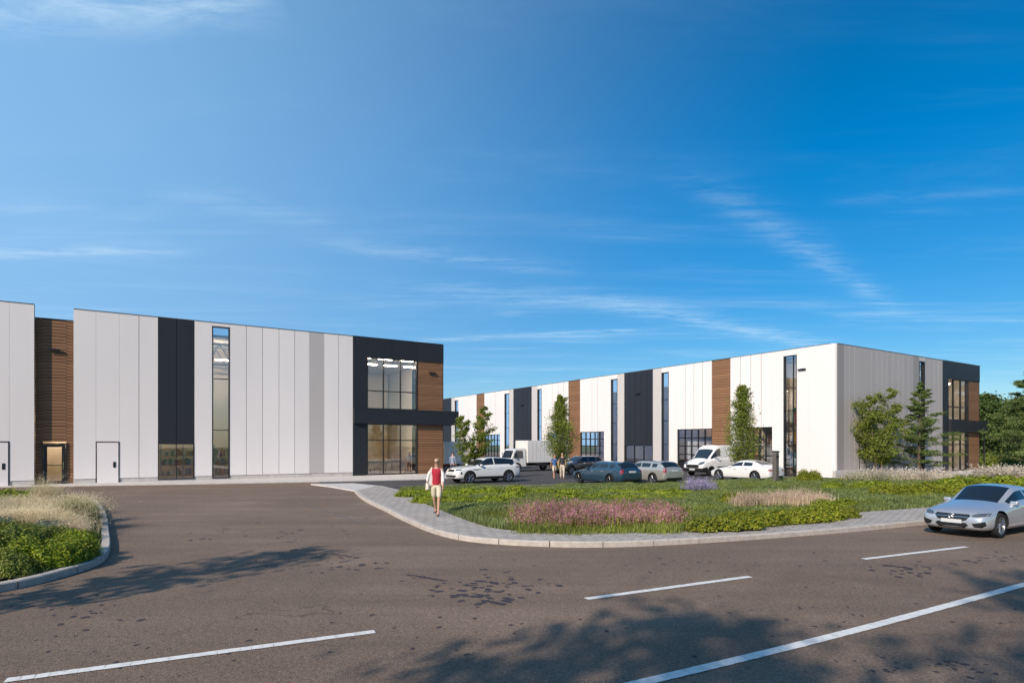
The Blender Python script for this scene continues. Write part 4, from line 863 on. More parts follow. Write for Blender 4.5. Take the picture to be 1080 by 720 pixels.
# the wood beyond the right building
tree('pine_tree', 1086, .1, 55, 9.4, 4.4, 'big pine cut by the right edge', LM['pine'], 'cone', 30000, .22, 50, .2, .06, 66, dens=1.1)
for i, (px, Y, h, rm, lb, mm) in enumerate([(1040, 78, 8.8, 2.6, 'tall dark tree showing just right of the right building', 'dark'), (1052, 92, 6.6, 3.4, 'rounded dark green tree in the gap beyond the right building', 'dark'), (1070, 84, 7.4, 3.8, 'broad green tree under the big pine', 'tree'),
        (1092, 74, 7.4, 4.0, 'broad dark tree at the right edge below the pine', 'dark'), (1060, 110, 7.5, 4.5, 'farthest dark tree between the building and the pine', 'dark'), (1120, 90, 10, 5, 'large dark tree outside the right edge', 'dark'), (1150, 70, 9, 4.5, 'tree outside the right edge', 'dark')]):
    if px > 1100 and i == 5: pass
    tree('broadleaf_tree', px, 0, Y, h, rm, lb, LM[mm], 'round', 11000, .33, 34, .2, .10, 70+i, 'trees of the wood at the right edge', dens=2.0)
c = [((1046-540)/FPX*66, 66), ((1056-540)/FPX*66, 66), ((1068-540)/FPX*64, 64), ((1080-540)/FPX*62, 62), ((1094-540)/FPX*62, 62)]
mass('shrub', c, 2.0, 1.4, 1.7, 9000, .22, LM['tree'], 0.0, 88, 'mid green shrubs under the trees beyond the right building', 'shrub')
# roadside trees on the near side, left of and behind the viewpoint: their shade falls on the road
G2 = 'roadside trees behind the viewpoint'
for i, (x, y, h, rm, lb) in enumerate([(-7.4, -6.9, 11.8, 2.5, 'roadside tree behind the viewpoint, shorter one'), (-2.6, -8.2, 15.2, 2.9, 'tallest roadside tree, behind the viewpoint'), (-11.3, 3.5, 8.0, 1.25, 'small roadside tree left of the frame')]):
    tree('roadside_tree', 0, 0, 0, h, rm, lb, LM['tree'], 'round', 4600 if h > 9 else 850, .30, 36, .2 if h > 9 else .08, .22 if h > 9 else .5, 90+i, G2, xy=(x, y), dens=1.6)
# ================================================================== vehicles
def carpaint(name, col, metal=.0, rough=.28): return mat(name, col, rough, metal, .5, 1.0)
WELL = mat('wheel_well', (.01, .01, .01), .9)
def car(name, xy, heading, spec, paint, label, cat='car', scale=1.0, group=None, rim='rim', rear_plate=True):
    """local +x is forward; stations run from the nose (d=0) to the tail"""
    L = spec['L']; st = spec['st']; root = empty(name, (xy[0], xy[1], 0.012), heading); root.scale = (scale,)*3; tag(root, label, cat, group)
    # ring columns -> (y, z)
    rings = []
    for s in st:
        d, w, zb, zs, zt, c = s[:6]; wr = s[6] if len(s) > 6 else w-.28
        zm = zb+(zs-zb)*.45; ti = spec.get('tuck', .05)
        hood = [(w-.16, zs+(zt-zs)*.25), (w-.24, zs+(zt-zs)*.42), (w-.34, zs+(zt-zs)*.62), (w*.38, zs+(zt-zs)*.92), (0, zt)]
        cab = [(w-.085, zs+.035), (wr+.045, zt-.108), (wr-.002, zt-.05), (wr*.5, zt-.006), (0, zt)]
        up = [(h[0]*(1-c)+k[0]*c, h[1]*(1-c)+k[1]*c) for h, k in zip(hood, cab)]
        rings.append([(0, zb), (w-.16, zb), (w-ti, zb+.05), (w-.005, zb+.16), (w, zm+.03), (w-.012, zs-.09), (w-.045, zs-.015)]+up)
    nj = len(rings[0]); bm = bmesh.new(); lay = bm.faces.layers.int.new('t') if False else None
    V = []
    for s, rg in zip(st, rings):
        x = L/2-s[0]; half = [bm.verts.new((x, y, z)) for y, z in rg]; oth = [half[0]]+[bm.verts.new((x, -y, z)) for y, z in rg[1:-1]]+[half[-1]]; V.append((half, oth))
    def tagof(i, j):     # i: between station i and i+1, j: between ring point j and j+1
        a, b = st[i], st[i+1]; m = (a[0]+b[0])/2
        for nm, (x0, x1, j0, j1) in spec['zones'].items():
            if x0 <= m <= x1 and j0 <= j < j1: return nm
        return 'body'
    names = ['body', 'well', 'windscreen', 'rear_window', 'front_side_window', 'rear_side_window', 'quarter_window', 'front_door', 'rear_door', 'lower_trim', 'cargo_door', 'bumper', 'tailgate', 'bonnet']
    ns = len(st)
    for i in range(ns-1):
        for sgn in (0, 1):
            A, B = V[i][sgn], V[i+1][sgn]
            for j in range(nj-1):
                q = [A[j], A[j+1], B[j+1], B[j]]
                if sgn: q = q[::-1]
                f = bm.faces.new(q); f.material_index = names.index(tagof(i, j)); f.smooth = True
    for i, fl in ((0, 1), (ns-1, 0)):
        h, o_ = V[i]
        for j in range(nj-1):
            q = [h[j], h[j+1], o_[j+1], o_[j]]; q2 = []
            for v in q:
                if v not in q2: q2.append(v)
            if len(q2) < 3: continue
            if not fl: q2 = q2[::-1]
            f = bm.faces.new(q2[::-1]); f.smooth = True; f.material_index = 0
    bmesh.ops.recalc_face_normals(bm, faces=bm.faces)
    me = bpy.data.meshes.new('car_work'); bm.to_mesh(me); bm.free(); 
    for n_ in names: me.materials.append(WELL)
    w_ = bpy.data.objects.new('work', me); COL.objects.link(w_); md = w_.modifiers.new('s', 'SUBSURF'); md.levels = spec.get('sub', 2); md.render_levels = md.levels
    wr_ = spec['wr']; cutters = []
    for wx in spec['wx']:
        for sg in (-1, 1):
            mb = MB(); n = 28; rr_ = wr_+.055; y0, y1 = sg*(spec['W']/2-.30), sg*(spec['W']/2+.3)
            mb.lathe([(0.0001, min(y0, y1)), (rr_, min(y0, y1)), (rr_, max(y0, y1)), (0.0001, max(y0, y1))], n, 0, 'y', (L/2-wx, 0, wr_+.01)); c_ = mb.build('cut', WELL, recalc=True)
            bm2 = bmesh.new(); bm2.from_mesh(c_.data); bmesh.ops.remove_doubles(bm2, verts=bm2.verts, dist=.001); bmesh.ops.recalc_face_normals(bm2, faces=bm2.faces)
            bm2.to_mesh(c_.data); bm2.free()
            c_.data.materials.clear()
            for n_ in names: c_.data.materials.append(WELL)
            for p in c_.data.polygons: p.material_index = 1
            b_ = w_.modifiers.new('b', 'BOOLEAN'); b_.operation = 'DIFFERENCE'; b_.object = c_; b_.solver = 'EXACT'; cutters.append(c_)
    dg = bpy.context.evaluated_depsgraph_get(); dg.update(); full = bpy.data.meshes.new_from_object(w_.evaluated_get(dg)); 
    for c_ in cutters: bpy.data.objects.remove(c_)
    bpy.data.objects.remove(w_)
    bm = bmesh.new(); bm.from_mesh(full); bvh = BVHTree.FromBMesh(bm); vs = [v.co.copy() for v in bm.verts]; 
    groups = {}
    for f in bm.faces:
        nm = names[f.material_index]; sd_ = 0 if nm in ('body', 'well', 'windscreen', 'rear_window', 'lower_trim', 'bumper', 'tailgate', 'bonnet') else (1 if f.calc_center_median().y > 0 else -1)
        if nm == 'lower_trim' : sd_ = 0
        if nm == 'well': cc = f.calc_center_median(); sd_ = (2 if cc.x > 0 else 1)*(1 if cc.y > 0 else -1)
        groups.setdefault((nm, sd_), []).append([v.index for v in f.verts])
    bm.free()
    body = None; order = sorted(groups, key=lambda g: g[0] != 'body')
    for nm, sd_ in order:
        fs = groups[(nm, sd_)]; used = sorted({i for f in fs for i in f}); mp = {i: k for k, i in enumerate(used)}
        m2 = bpy.data.meshes.new(nm); m2.from_pydata([vs[i] for i in used], [], [[mp[i] for i in f] for f in fs]); m2.polygons.foreach_set('use_smooth', [True]*len(m2.polygons))
        gl = nm in ('windscreen', 'rear_window', 'front_side_window', 'rear_side_window', 'quarter_window'); m2.materials.append(M['cglass'] if gl else (WELL if nm == 'well' else (M['black'] if nm in ('lower_trim', 'bumper') and spec.get('blacktrim') else paint)))
        if nm == 'well': nm = 'wheel_arch'
        if nm == 'quarter_window': nm = 'side_window'
        nm = {'front_side_window': 'side_window', 'rear_side_window': 'side_window', 'front_door': 'door', 'rear_door': 'door', 'cargo_door': 'door'}.get(nm, nm)
        o_ = link(nm, m2, root)
        if nm == 'body': body = o_
        groups[(nm, 'obj')] = o_ if False else None
    # ---- sheets lying on the body
    def conf(nm, poly, mt, side='f', off=.006, sub=7, parent=root, hole=None):
        """poly in (u,z): u = y seen from the front/back, or x for the sides"""
        P = [Vector((a, b, 0)) for a, b in poly]; us = [p[0] for p in poly]; zs_ = [p[1] for p in poly]; bmq = bmesh.new()
        vv = [bmq.verts.new((p.x, p.y, 0)) for p in P]; bmq.faces.new(vv)
        st_u = (max(us)-min(us))/sub; st_z = max((max(zs_)-min(zs_))/max(3, sub//2), .02)
        for k in range(1, sub): bmesh.ops.bisect_plane(bmq, geom=bmq.verts[:]+bmq.edges[:]+bmq.faces[:], plane_co=(min(us)+st_u*k, 0, 0), plane_no=(1, 0, 0))
        z_ = min(zs_)+st_z
        while z_ < max(zs_)-.005: bmesh.ops.bisect_plane(bmq, geom=bmq.verts[:]+bmq.edges[:]+bmq.faces[:], plane_co=(0, z_, 0), plane_no=(0, 1, 0)); z_ += st_z
        out = []; ok = True
        for v in bmq.verts:
            u, z = v.co.x, v.co.y
            if side == 'f': o0, d0 = Vector((L, u, z)), Vector((-1, 0, 0))
            elif side == 'b': o0, d0 = Vector((-L, u, z)), Vector((1, 0, 0))
            elif side == 'l': o0, d0 = Vector((u, 3, z)), Vector((0, -1, 0))
            else: o0, d0 = Vector((u, -3, z)), Vector((0, 1, 0))
            h = bvh.ray_cast(o0, d0)
            if h[0] is None: ok = False; break
            out.append(h[0]-d0*off+h[1]*.002*(1 if h[1].dot(d0) < 0 else -1))
        if not ok: bmq.free(); return None
        bmq.verts.ensure_lookup_table()
        for v, c in zip(bmq.verts, out): v.co = c
        # give the sheet a rim so it has thickness
        r_ = bmesh.ops.extrude_face_region(bmq, geom=bmq.faces[:]); d0 = {'f': Vector((-1, 0, 0)), 'b': Vector((1, 0, 0)), 'l': Vector((0, -1, 0)), 'r': Vector((0, 1, 0))}[side]
        for v in [g for g in r_['geom'] if isinstance(g, bmesh.types.BMVert)]: v.co += d0*(off+.012)
        bmesh.ops.recalc_face_normals(bmq, faces=bmq.faces)
        mq = bpy.data.meshes.new(nm); bmq.to_mesh(mq); bmq.free(); mq.materials.append(mt); return link(nm, mq, parent)
    for it in spec['sheets']:
        nm, poly, mt, side = it[:4]; off = it[4] if len(it) > 4 else .006
        mtt = paint if mt == 'paint' else M[mt]
        if side in 'fb' and it[-1] == 'pair':
            for sg in (1, -1): conf(nm, [(a*sg, b) for a, b in (poly if sg > 0 else poly[::-1])], mtt, side, off)
        elif side == 's':
            for sd2 in 'lr': conf(nm, poly, mtt, sd2, off)
        else: conf(nm, poly, mtt, side, off)
    # mirrors
    mx, mz, mw = spec['mirror']
    for sg in (1, -1):
        mb = MB(); vsq = []; 
        mb.box(-.09, .05, 0, .19, -.05, .065); o_ = mb.build('wing_mirror', paint if spec.get('mpaint', True) else M['black'], root, True, bevel=.035); o_.location = (mx, sg*(mw+(.06 if sg > 0 else .25)), mz)
        if sg < 0: o_.location.y = -(mw+.25)
        mb = MB(); mb.box(-.02, .03, -.1 if sg > 0 else .17, .05 if sg > 0 else .30, -.075, -.04); mb.build('mirror_arm', M['black'], o_)
    # wheels
    for wx in spec['wx']:
        for sg in (-1, 1):
            t = wr_; mb = MB(); hw = .105; n = 32
            mb.lathe([(t*.66, -.02), (t*.66, hw*.2), (0.001, hw*.2)], n, 0, 'y'); hub = mb.build('wheel', M['black'], root, recalc=True); hub.location = (L/2-wx, sg*(spec['W']/2-.135), t)
            if sg < 0: hub.rotation_euler = (0, 0, math.pi)
            mb = MB(); mb.lathe([(t*.68, -hw), (t*.93, -hw), (t*.985, -hw*.75), (t, -hw*.3), (t, hw*.3), (t*.985, hw*.75), (t*.93, hw), (t*.80, hw*1.02), (t*.68, hw*.85), (t*.68, -hw)], n, 0, 'y'); mb.build('tyre', M['rubber'], hub, True, recalc=True)
            mb = MB(); mb.lathe([(t*.62, hw*.45), (t*.66, hw*.92), (t*.70, hw*.98), (t*.70, hw*.6), (t*.62, hw*.3)], n, 0, 'y'); ns_ = 5
            for k in range(ns_):
                for dlt in (-.16, .16):
                    a = 2*math.pi*k/ns_; a1 = a+dlt; p0 = Vector((math.cos(a+dlt*.5)*t*.10, hw*.62, math.sin(a+dlt*.5)*t*.10)); p1 = Vector((math.cos(a1)*t*.65, hw*.80, math.sin(a1)*t*.65)); mb.tube([p0, p1], [t*.055, t*.05], 6)
            mb.lathe([(0.001, hw*.82), (t*.13, hw*.80), (t*.16, hw*.5)], 16, 0, 'y'); mb.build('rim', M[rim], hub, False, recalc=True)
    return root
def zs_sedan(c, ws, b0, b1, r0, q, re, rg):     # shared zone table: cowl, windscreen end, B pillar, rear door end, glass end
    return None
HW = {}
sedan = dict(L=4.75, W=1.84, wr=.352, wx=(.86, 3.70), tuck=.05, mirror=(.62, .93, .71),
 st=[(.0, .62, .30, .50, .58, 0), (.05, .72, .24, .58, .66, 0), (.16, .82, .20, .66, .73, 0), (.42, .885, .19, .725, .815, 0), (.86, .92, .18, .79, .895, 0), (1.25, .92, .18, .845, .95, 0), (1.45, .92, .18, .875, .985, 0), (1.52, .92, .18, .885, 1.01, .12, .62),
     (2.15, .92, .18, .925, 1.355, .93, .60), (2.27, .92, .18, .93, 1.395, 1, .60), (2.62, .92, .18, .935, 1.43, 1, .60), (2.68, .92, .18, .935, 1.432, 1, .60), (2.78, .92, .18, .94, 1.432, 1, .60), (2.84, .92, .18, .94, 1.43, 1, .60), (3.25, .92, .18, .95, 1.40, 1, .58), (3.42, .92, .18, .955, 1.375, 1, .57),
     (3.55, .92, .18, .965, 1.345, .95, .56), (4.12, .905, .20, .985, 1.12, .25, .6), (4.22, .90, .21, .985, 1.085, 0), (4.50, .87, .24, .97, 1.06, 0), (4.66, .82, .28, .93, 1.03, 0), (4.74, .72, .34, .82, .95, 0)],
 zones={'windscreen': (1.45, 2.28, 9, 12), 'rear_window': (3.45, 4.13, 9, 12), 'front_side_window': (1.52, 2.70, 7, 8), 'rear_side_window': (2.78, 3.44, 7, 8), 'front_door': (1.5, 2.74, 3, 7), 'rear_door': (2.74, 3.43, 3, 7), 'bonnet': (.42, 1.45, 9, 12)},
 sheets=[('headlight', [(.46, .640), (.58, .690), (.80, .715), (.87, .70), (.84, .645), (.62, .605), (.50, .60)], 'hlamp', 'f', .004, 'pair'), ('lamp_strip', [(.56, .655), (.80, .690), (.82, .675), (.58, .640)], 'steel', 'f', .018, 'pair'), ('grille', [(-.45, .62), (-.41, .665), (.41, .665), (.45, .62), (.36, .50), (.28, .475), (-.28, .475), (-.36, .50)], 'black', 'f', .006),
  ('air_intake', [(-.42, .36), (-.36, .42), (.36, .42), (.42, .36), (.32, .27), (-.32, .27)], 'black', 'f', .006), ('side_intake', [(.50, .41), (.78, .49), (.80, .38), (.72, .31), (.56, .32)], 'black', 'f', .006, 'pair'),
  ('bumper_lip', [(-.66, .235), (.66, .235), (.62, .262), (-.62, .262)], 'chrome', 'f', .010), ('grille_bar', [(-.40, .582), (.40, .582), (.40, .594), (-.40, .594)], 'chrome', 'f', .014), ('number_plate', [(-.26, .405), (.26, .405), (.26, .510), (-.26, .510)], 'plate', 'f', .03),
  ('taillight', [(.42, .82), (.80, .84), (.84, .74), (.44, .74)], 'rlamp', 'b', .006, 'pair'), ('rear_plate', [(-.26, .66), (.26, .66), (.26, .77), (-.26, .77)], 'plate', 'b', .014), ('rear_skirt', [(-.62, .30), (.62, .30), (.58, .42), (-.58, .42)], 'black', 'b', .006),
  ('door_handle', [(.10, .80), (.30, .81), (.30, .835), (.10, .825)], 'chrome', 's', .022), ('door_handle', [(-.78, .82), (-.58, .83), (-.58, .855), (-.78, .845)], 'chrome', 's', .022), ('sill_trim', [(-1.0, .20), (1.15, .20), (1.15, .235), (-1.0, .235)], 'black', 's', .006)])
estate = dict(L=4.80, W=1.86, wr=.345, wx=(.88, 3.80), mirror=(.64, .99, .78),
 st=[(.0, .66, .30, .52, .62, 0), (.05, .76, .24, .60, .70, 0), (.18, .85, .20, .70, .77, 0), (.45, .90, .19, .77, .86, 0), (.88, .93, .18, .83, .93, 0), (1.28, .93, .18, .88, .98, 0), (1.48, .93, .18, .90, 1.01, 0), (1.55, .93, .18, .91, 1.03, .12, .64),
     (2.12, .93, .18, .95, 1.38, .93, .64), (2.25, .93, .18, .955, 1.43, 1, .64), (2.62, .93, .18, .96, 1.465, 1, .64), (2.68, .93, .18, .96, 1.467, 1, .64), (2.76, .93, .18, .965, 1.468, 1, .64), (2.82, .93, .18, .965, 1.468, 1, .64), (3.42, .93, .18, .975, 1.455, 1, .63), (3.48, .93, .18, .975, 1.453, 1, .63), (3.56, .93, .18, .98, 1.45, 1, .63),
     (4.12, .92, .20, .99, 1.42, 1, .61), (4.22, .915, .21, .99, 1.41, 1, .61), (4.36, .905, .22, .99, 1.40, .97, .62), (4.65, .87, .26, .975, 1.04, .35, .68), (4.70, .83, .29, .95, 1.01, 0), (4.78, .74, .36, .82, .93, 0)],
 zones={'windscreen': (1.48, 2.13, 9, 12), 'rear_window': (4.24, 4.66, 8, 12), 'front_side_window': (1.55, 2.70, 7, 8), 'rear_side_window': (2.76, 3.45, 7, 8), 'quarter_window': (3.54, 4.15, 7, 8), 'front_door': (1.5, 2.72, 3, 7), 'rear_door': (2.72, 3.52, 3, 7)},
 sheets=[('headlight', [(.48, .70), (.62, .75), (.82, .75), (.88, .68), (.60, .64)], 'hlamp', 'f', .006, 'pair'), ('grille', [(-.40, .70), (.40, .70), (.38, .50), (-.38, .50)], 'black', 'f', .008), ('air_intake', [(-.6, .40), (.6, .40), (.5, .28), (-.5, .28)], 'black', 'f', .008),
  ('taillight', [(.60, .98), (.72, 1.02), (.84, .92), (.86, .74), (.72, .76), (.70, .88)], 'rlamp', 'b', .010, 'pair'), ('number_plate', [(-.26, .80), (.26, .80), (.26, .91), (-.26, .91)], 'plate', 'b', .016), ('rear_skirt', [(-.70, .30), (.70, .30), (.66, .44), (-.66, .44)], 'black', 'b', .006),
  ('door_handle', [(.10, .84), (.30, .85), (.30, .875), (.10, .865)], 'chrome', 's', .02), ('door_handle', [(-.82, .85), (-.62, .86), (-.62, .885), (-.82, .875)], 'chrome', 's', .02), ('sill_trim', [(-1.0, .20), (1.15, .20), (1.15, .24), (-1.0, .24)], 'black', 's', .006)])
suv = dict(L=4.80, W=1.96, wr=.385, wx=(.90, 3.77), mirror=(.72, 1.13, .84),
 st=[(.0, .70, .36, .62, .76, 0), (.05, .80, .30, .74, .88, 0), (.18, .90, .27, .88, .96, 0), (.45, .955, .26, .94, 1.03, 0), (.90, .98, .25, .98, 1.08, 0), (1.25, .98, .25, 1.01, 1.11, 0), (1.45, .98, .25, 1.03, 1.13, 0), (1.52, .98, .25, 1.04, 1.15, .12, .68),
     (2.12, .98, .25, 1.06, 1.54, .93, .66), (2.26, .98, .25, 1.065, 1.60, 1, .66), (2.62, .98, .25, 1.07, 1.645, 1, .66), (2.68, .98, .25, 1.07, 1.648, 1, .66), (2.76, .98, .25, 1.075, 1.648, 1, .66), (2.82, .98, .25, 1.075, 1.646, 1, .66), (3.42, .98, .25, 1.085, 1.62, 1, .65), (3.48, .98, .25, 1.085, 1.617, 1, .65), (3.54, .98, .25, 1.09, 1.61, 1, .65),
     (4.18, .965, .27, 1.11, 1.55, 1, .63), (4.28, .96, .28, 1.115, 1.535, 1, .63), (4.36, .95, .30, 1.12, 1.51, .95, .62), (4.60, .90, .34, 1.10, 1.20, .35, .68), (4.70, .87, .38, 1.04, 1.12, 0), (4.79, .78, .46, .90, 1.02, 0)],
 zones={'windscreen': (1.45, 2.13, 9, 12), 'rear_window': (4.36, 4.61, 8, 12), 'front_side_window': (1.52, 2.70, 7, 9), 'rear_side_window': (2.76, 3.45, 7, 9), 'quarter_window': (3.50, 4.25, 7, 9), 'front_door': (1.5, 2.72, 3, 7), 'rear_door': (2.72, 3.51, 3, 7), 'lower_trim': (1.4, 3.3, 2, 3)}, blacktrim=True,
 sheets=[('headlight', [(.50, .86), (.62, .90), (.86, .91), (.90, .84), (.60, .80)], 'hlamp', 'f', .008, 'pair'), ('grille', [(-.44, .88), (.44, .88), (.42, .74), (-.42, .74)], 'black', 'f', .008), ('air_intake', [(-.74, .52), (.74, .52), (.6, .38), (-.6, .38)], 'black', 'f', .008), ('number_plate', [(-.26, .58), (.26, .58), (.26, .69), (-.26, .69)], 'plate', 'f', .02),
  ('taillight', [(.52, 1.02), (.86, 1.02), (.88, .94), (.52, .94)], 'rlamp', 'b', .008, 'pair'), ('side_vent', [(1.02, .84), (1.30, .86), (1.30, .89), (.72, .90)], 'black', 's', .008), ('side_intake', [(2.02, .60), (2.16, .60), (2.12, .74), (2.06, .74)], 'black', 's', .01),
  ('roof_black', [(-1.75, 1.12), (-1.5, 1.12), (-1.45, 1.45), (-1.68, 1.44)], 'cglass', 's', .004), ('taillight', [(-2.22, .95), (-1.98, .97), (-1.98, 1.03), (-2.20, 1.03)], 'rlamp', 's', .006), ('sill_trim', [(-.9, .30), (1.05, .30), (1.05, .40), (-.9, .40)], 'black', 's', .008), ('door_handle', [(.08, .90), (.30, .905), (.30, .93), (.08, .925)], 'paint', 's', .02), ('door_handle', [(-.84, .92), (-.62, .925), (-.62, .95), (-.84, .945)], 'paint', 's', .02)])
van = dict(L=5.41, W=2.05, wr=.355, wx=(.95, 4.40), mirror=(1.42, 1.55, .98), mpaint=False,
 st=[(.0, .78, .42, .70, .86, 0), (.05, .90, .34, .86, .98, 0), (.22, .98, .28, 1.00, 1.10, 0), (.55, 1.02, .27, 1.10, 1.24, 0), (.92, 1.025, .27, 1.18, 1.36, .05, .82), (1.00, 1.025, .27, 1.20, 1.42, .15, .82),
     (1.62, 1.025, .27, 1.30, 2.14, .93, .80), (1.76, 1.025, .27, 1.31, 2.24, 1, .80), (2.02, 1.025, .27, 1.32, 2.33, 1, .82), (2.10, 1.025, .27, 1.32, 2.34, 1, .82), (2.20, 1.025, .27, 1.32, 2.36, 1, .83), (2.28, 1.025, .27, 1.32, 2.36, 1, .83), (3.30, 1.025, .27, 1.32, 2.37, 1, .84), (3.38, 1.025, .27, 1.32, 2.37, 1, .84), (4.4, 1.025, .27, 1.32, 2.37, 1, .84), (5.20, 1.02, .28, 1.32, 2.36, 1, .84), (5.34, 1.00, .30, 1.32, 2.34, 1, .83), (5.40, .96, .36, 1.30, 2.26, 1, .80)],
 zones={'windscreen': (.95, 1.63, 9, 12), 'front_side_window': (1.0, 2.06, 7, 8), 'front_door': (1.05, 2.15, 3, 7), 'cargo_door': (2.2, 3.35, 3, 8), 'lower_trim': (.9, 5.3, 1, 3), 'bumper': (-.1, .5, 1, 4)}, blacktrim=True,
 sheets=[('headlight', [(.52, .96), (.66, 1.06), (.86, 1.10), (.92, .96), (.80, .86), (.60, .86)], 'hlamp', 'f', .010, 'pair'), ('grille', [(-.62, .86), (.62, .86), (.58, .62), (-.58, .62)], 'black', 'f', .010), ('bumper', [(-.93, .60), (.93, .60), (.84, .36), (-.84, .36)], 'black', 'f', .016), ('number_plate', [(-.26, .44), (.26, .44), (.26, .55), (-.26, .55)], 'plate', 'f', .04),
  ('taillight', [(.86, .9), (.97, .9), (.97, 1.4), (.86, 1.4)], 'rlamp', 'b', .01, 'pair'), ('side_rub_strip', [(-2.4, .62), (1.1, .62), (1.1, .72), (-2.4, .72)], 'black', 's', .01), ('door_handle', [(.66, 1.10), (.86, 1.10), (.86, 1.15), (.66, 1.15)], 'black', 's', .02)])
def ang(v): return math.atan2(v[1], v[0])
silver = carpaint('silver_paint', (.50, .52, .545), .5, .28); wht = carpaint('white_paint', (.72, .70, .67)); blue = carpaint('blue_paint', (.035, .085, .13), .55, .24); cream = carpaint('silver_beige_paint', (.46, .44, .40), .5, .3); grey = carpaint('grey_paint', (.09, .08, .075), .5, .28)
def car_at(wheelpx, wheelY, which, side, heading, spec, scale=1.0):
    """place so that the foot of one wheel is seen at the pixel column: returns the root xy"""
    u = np.array([math.cos(heading), math.sin(heading)]); lf = np.array([-u[1], u[0]]); w = np.array([(wheelpx-540)/FPX*wheelY, wheelY])
    return tuple(w-u*(spec['L']/2-spec['wx'][which])*scale-lf*side*(spec['W']/2-.13)*scale)
def place(name, px, Y, which, side, hd, spec, paint, label, **k): return car(name, car_at(px, Y, which, side, hd, spec, k.get('scale', 1.0)), hd, spec, paint, label, **k)
CARS = 'cars parked in front of the right building'
hd = ang((-.86, -.51))
sv_ = place('saloon_car', 1052, 15.6, 0, 1, hd, sedan, silver, 'silver saloon driving on the road at the right edge, seen from its front', scale=.90)
# three pointed badge in a ring on the grille
bd = empty('badge_holder'); bpy.data.objects.remove(bd)
mb = MB(); ring = [(.0, math.cos(t)*.068, math.sin(t)*.068) for t in np.linspace(0, 2*math.pi, 25)]; mb.tube(ring, .009, 6, caps=False)
for k in range(3): a = math.pi/2+k*2*math.pi/3; mb.tube([(0, 0, 0), (0, math.cos(a)*.064, math.sin(a)*.064)], [.018, .003], 6)
bdg = mb.build('badge', M['steel'], sv_); bdg.location = (sedan['L']/2+.012, 0, .60)
a1 = ang(-D1v); a2 = ang(D2v)
place('suv_car', 495, 37.2, 0, 1, a1, suv, wht, 'white sport utility car with black glass roof line behind the woman', group=CARS, rim='rim', scale=.97)
place('estate_car', 644.5, 34.9, 1, 1, a2, estate, blue, 'dark blue estate car seen from behind', group=CARS, rim='drim', scale=.97)
place('estate_car', 689.5, 36.3, 1, 1, a2, estate, cream, 'silver beige estate car between the blue estate and the white van', group=CARS, scale=.97)
place('saloon_car', 797, 38.6, 1, 1, a2, sedan, wht, 'white saloon with red tail lamps in front of the slim tree', group=CARS, scale=.98)
place('panel_van', 749, 46.0, 0, 1, a1, van, wht, 'white panel van with black bumper facing the viewer', cat='van', group=CARS, rim='drim')
place('estate_car', 602, 49.2, 0, 1, a1, estate, grey, 'dark grey car partly hidden behind the blue estate and the tree', group=CARS)
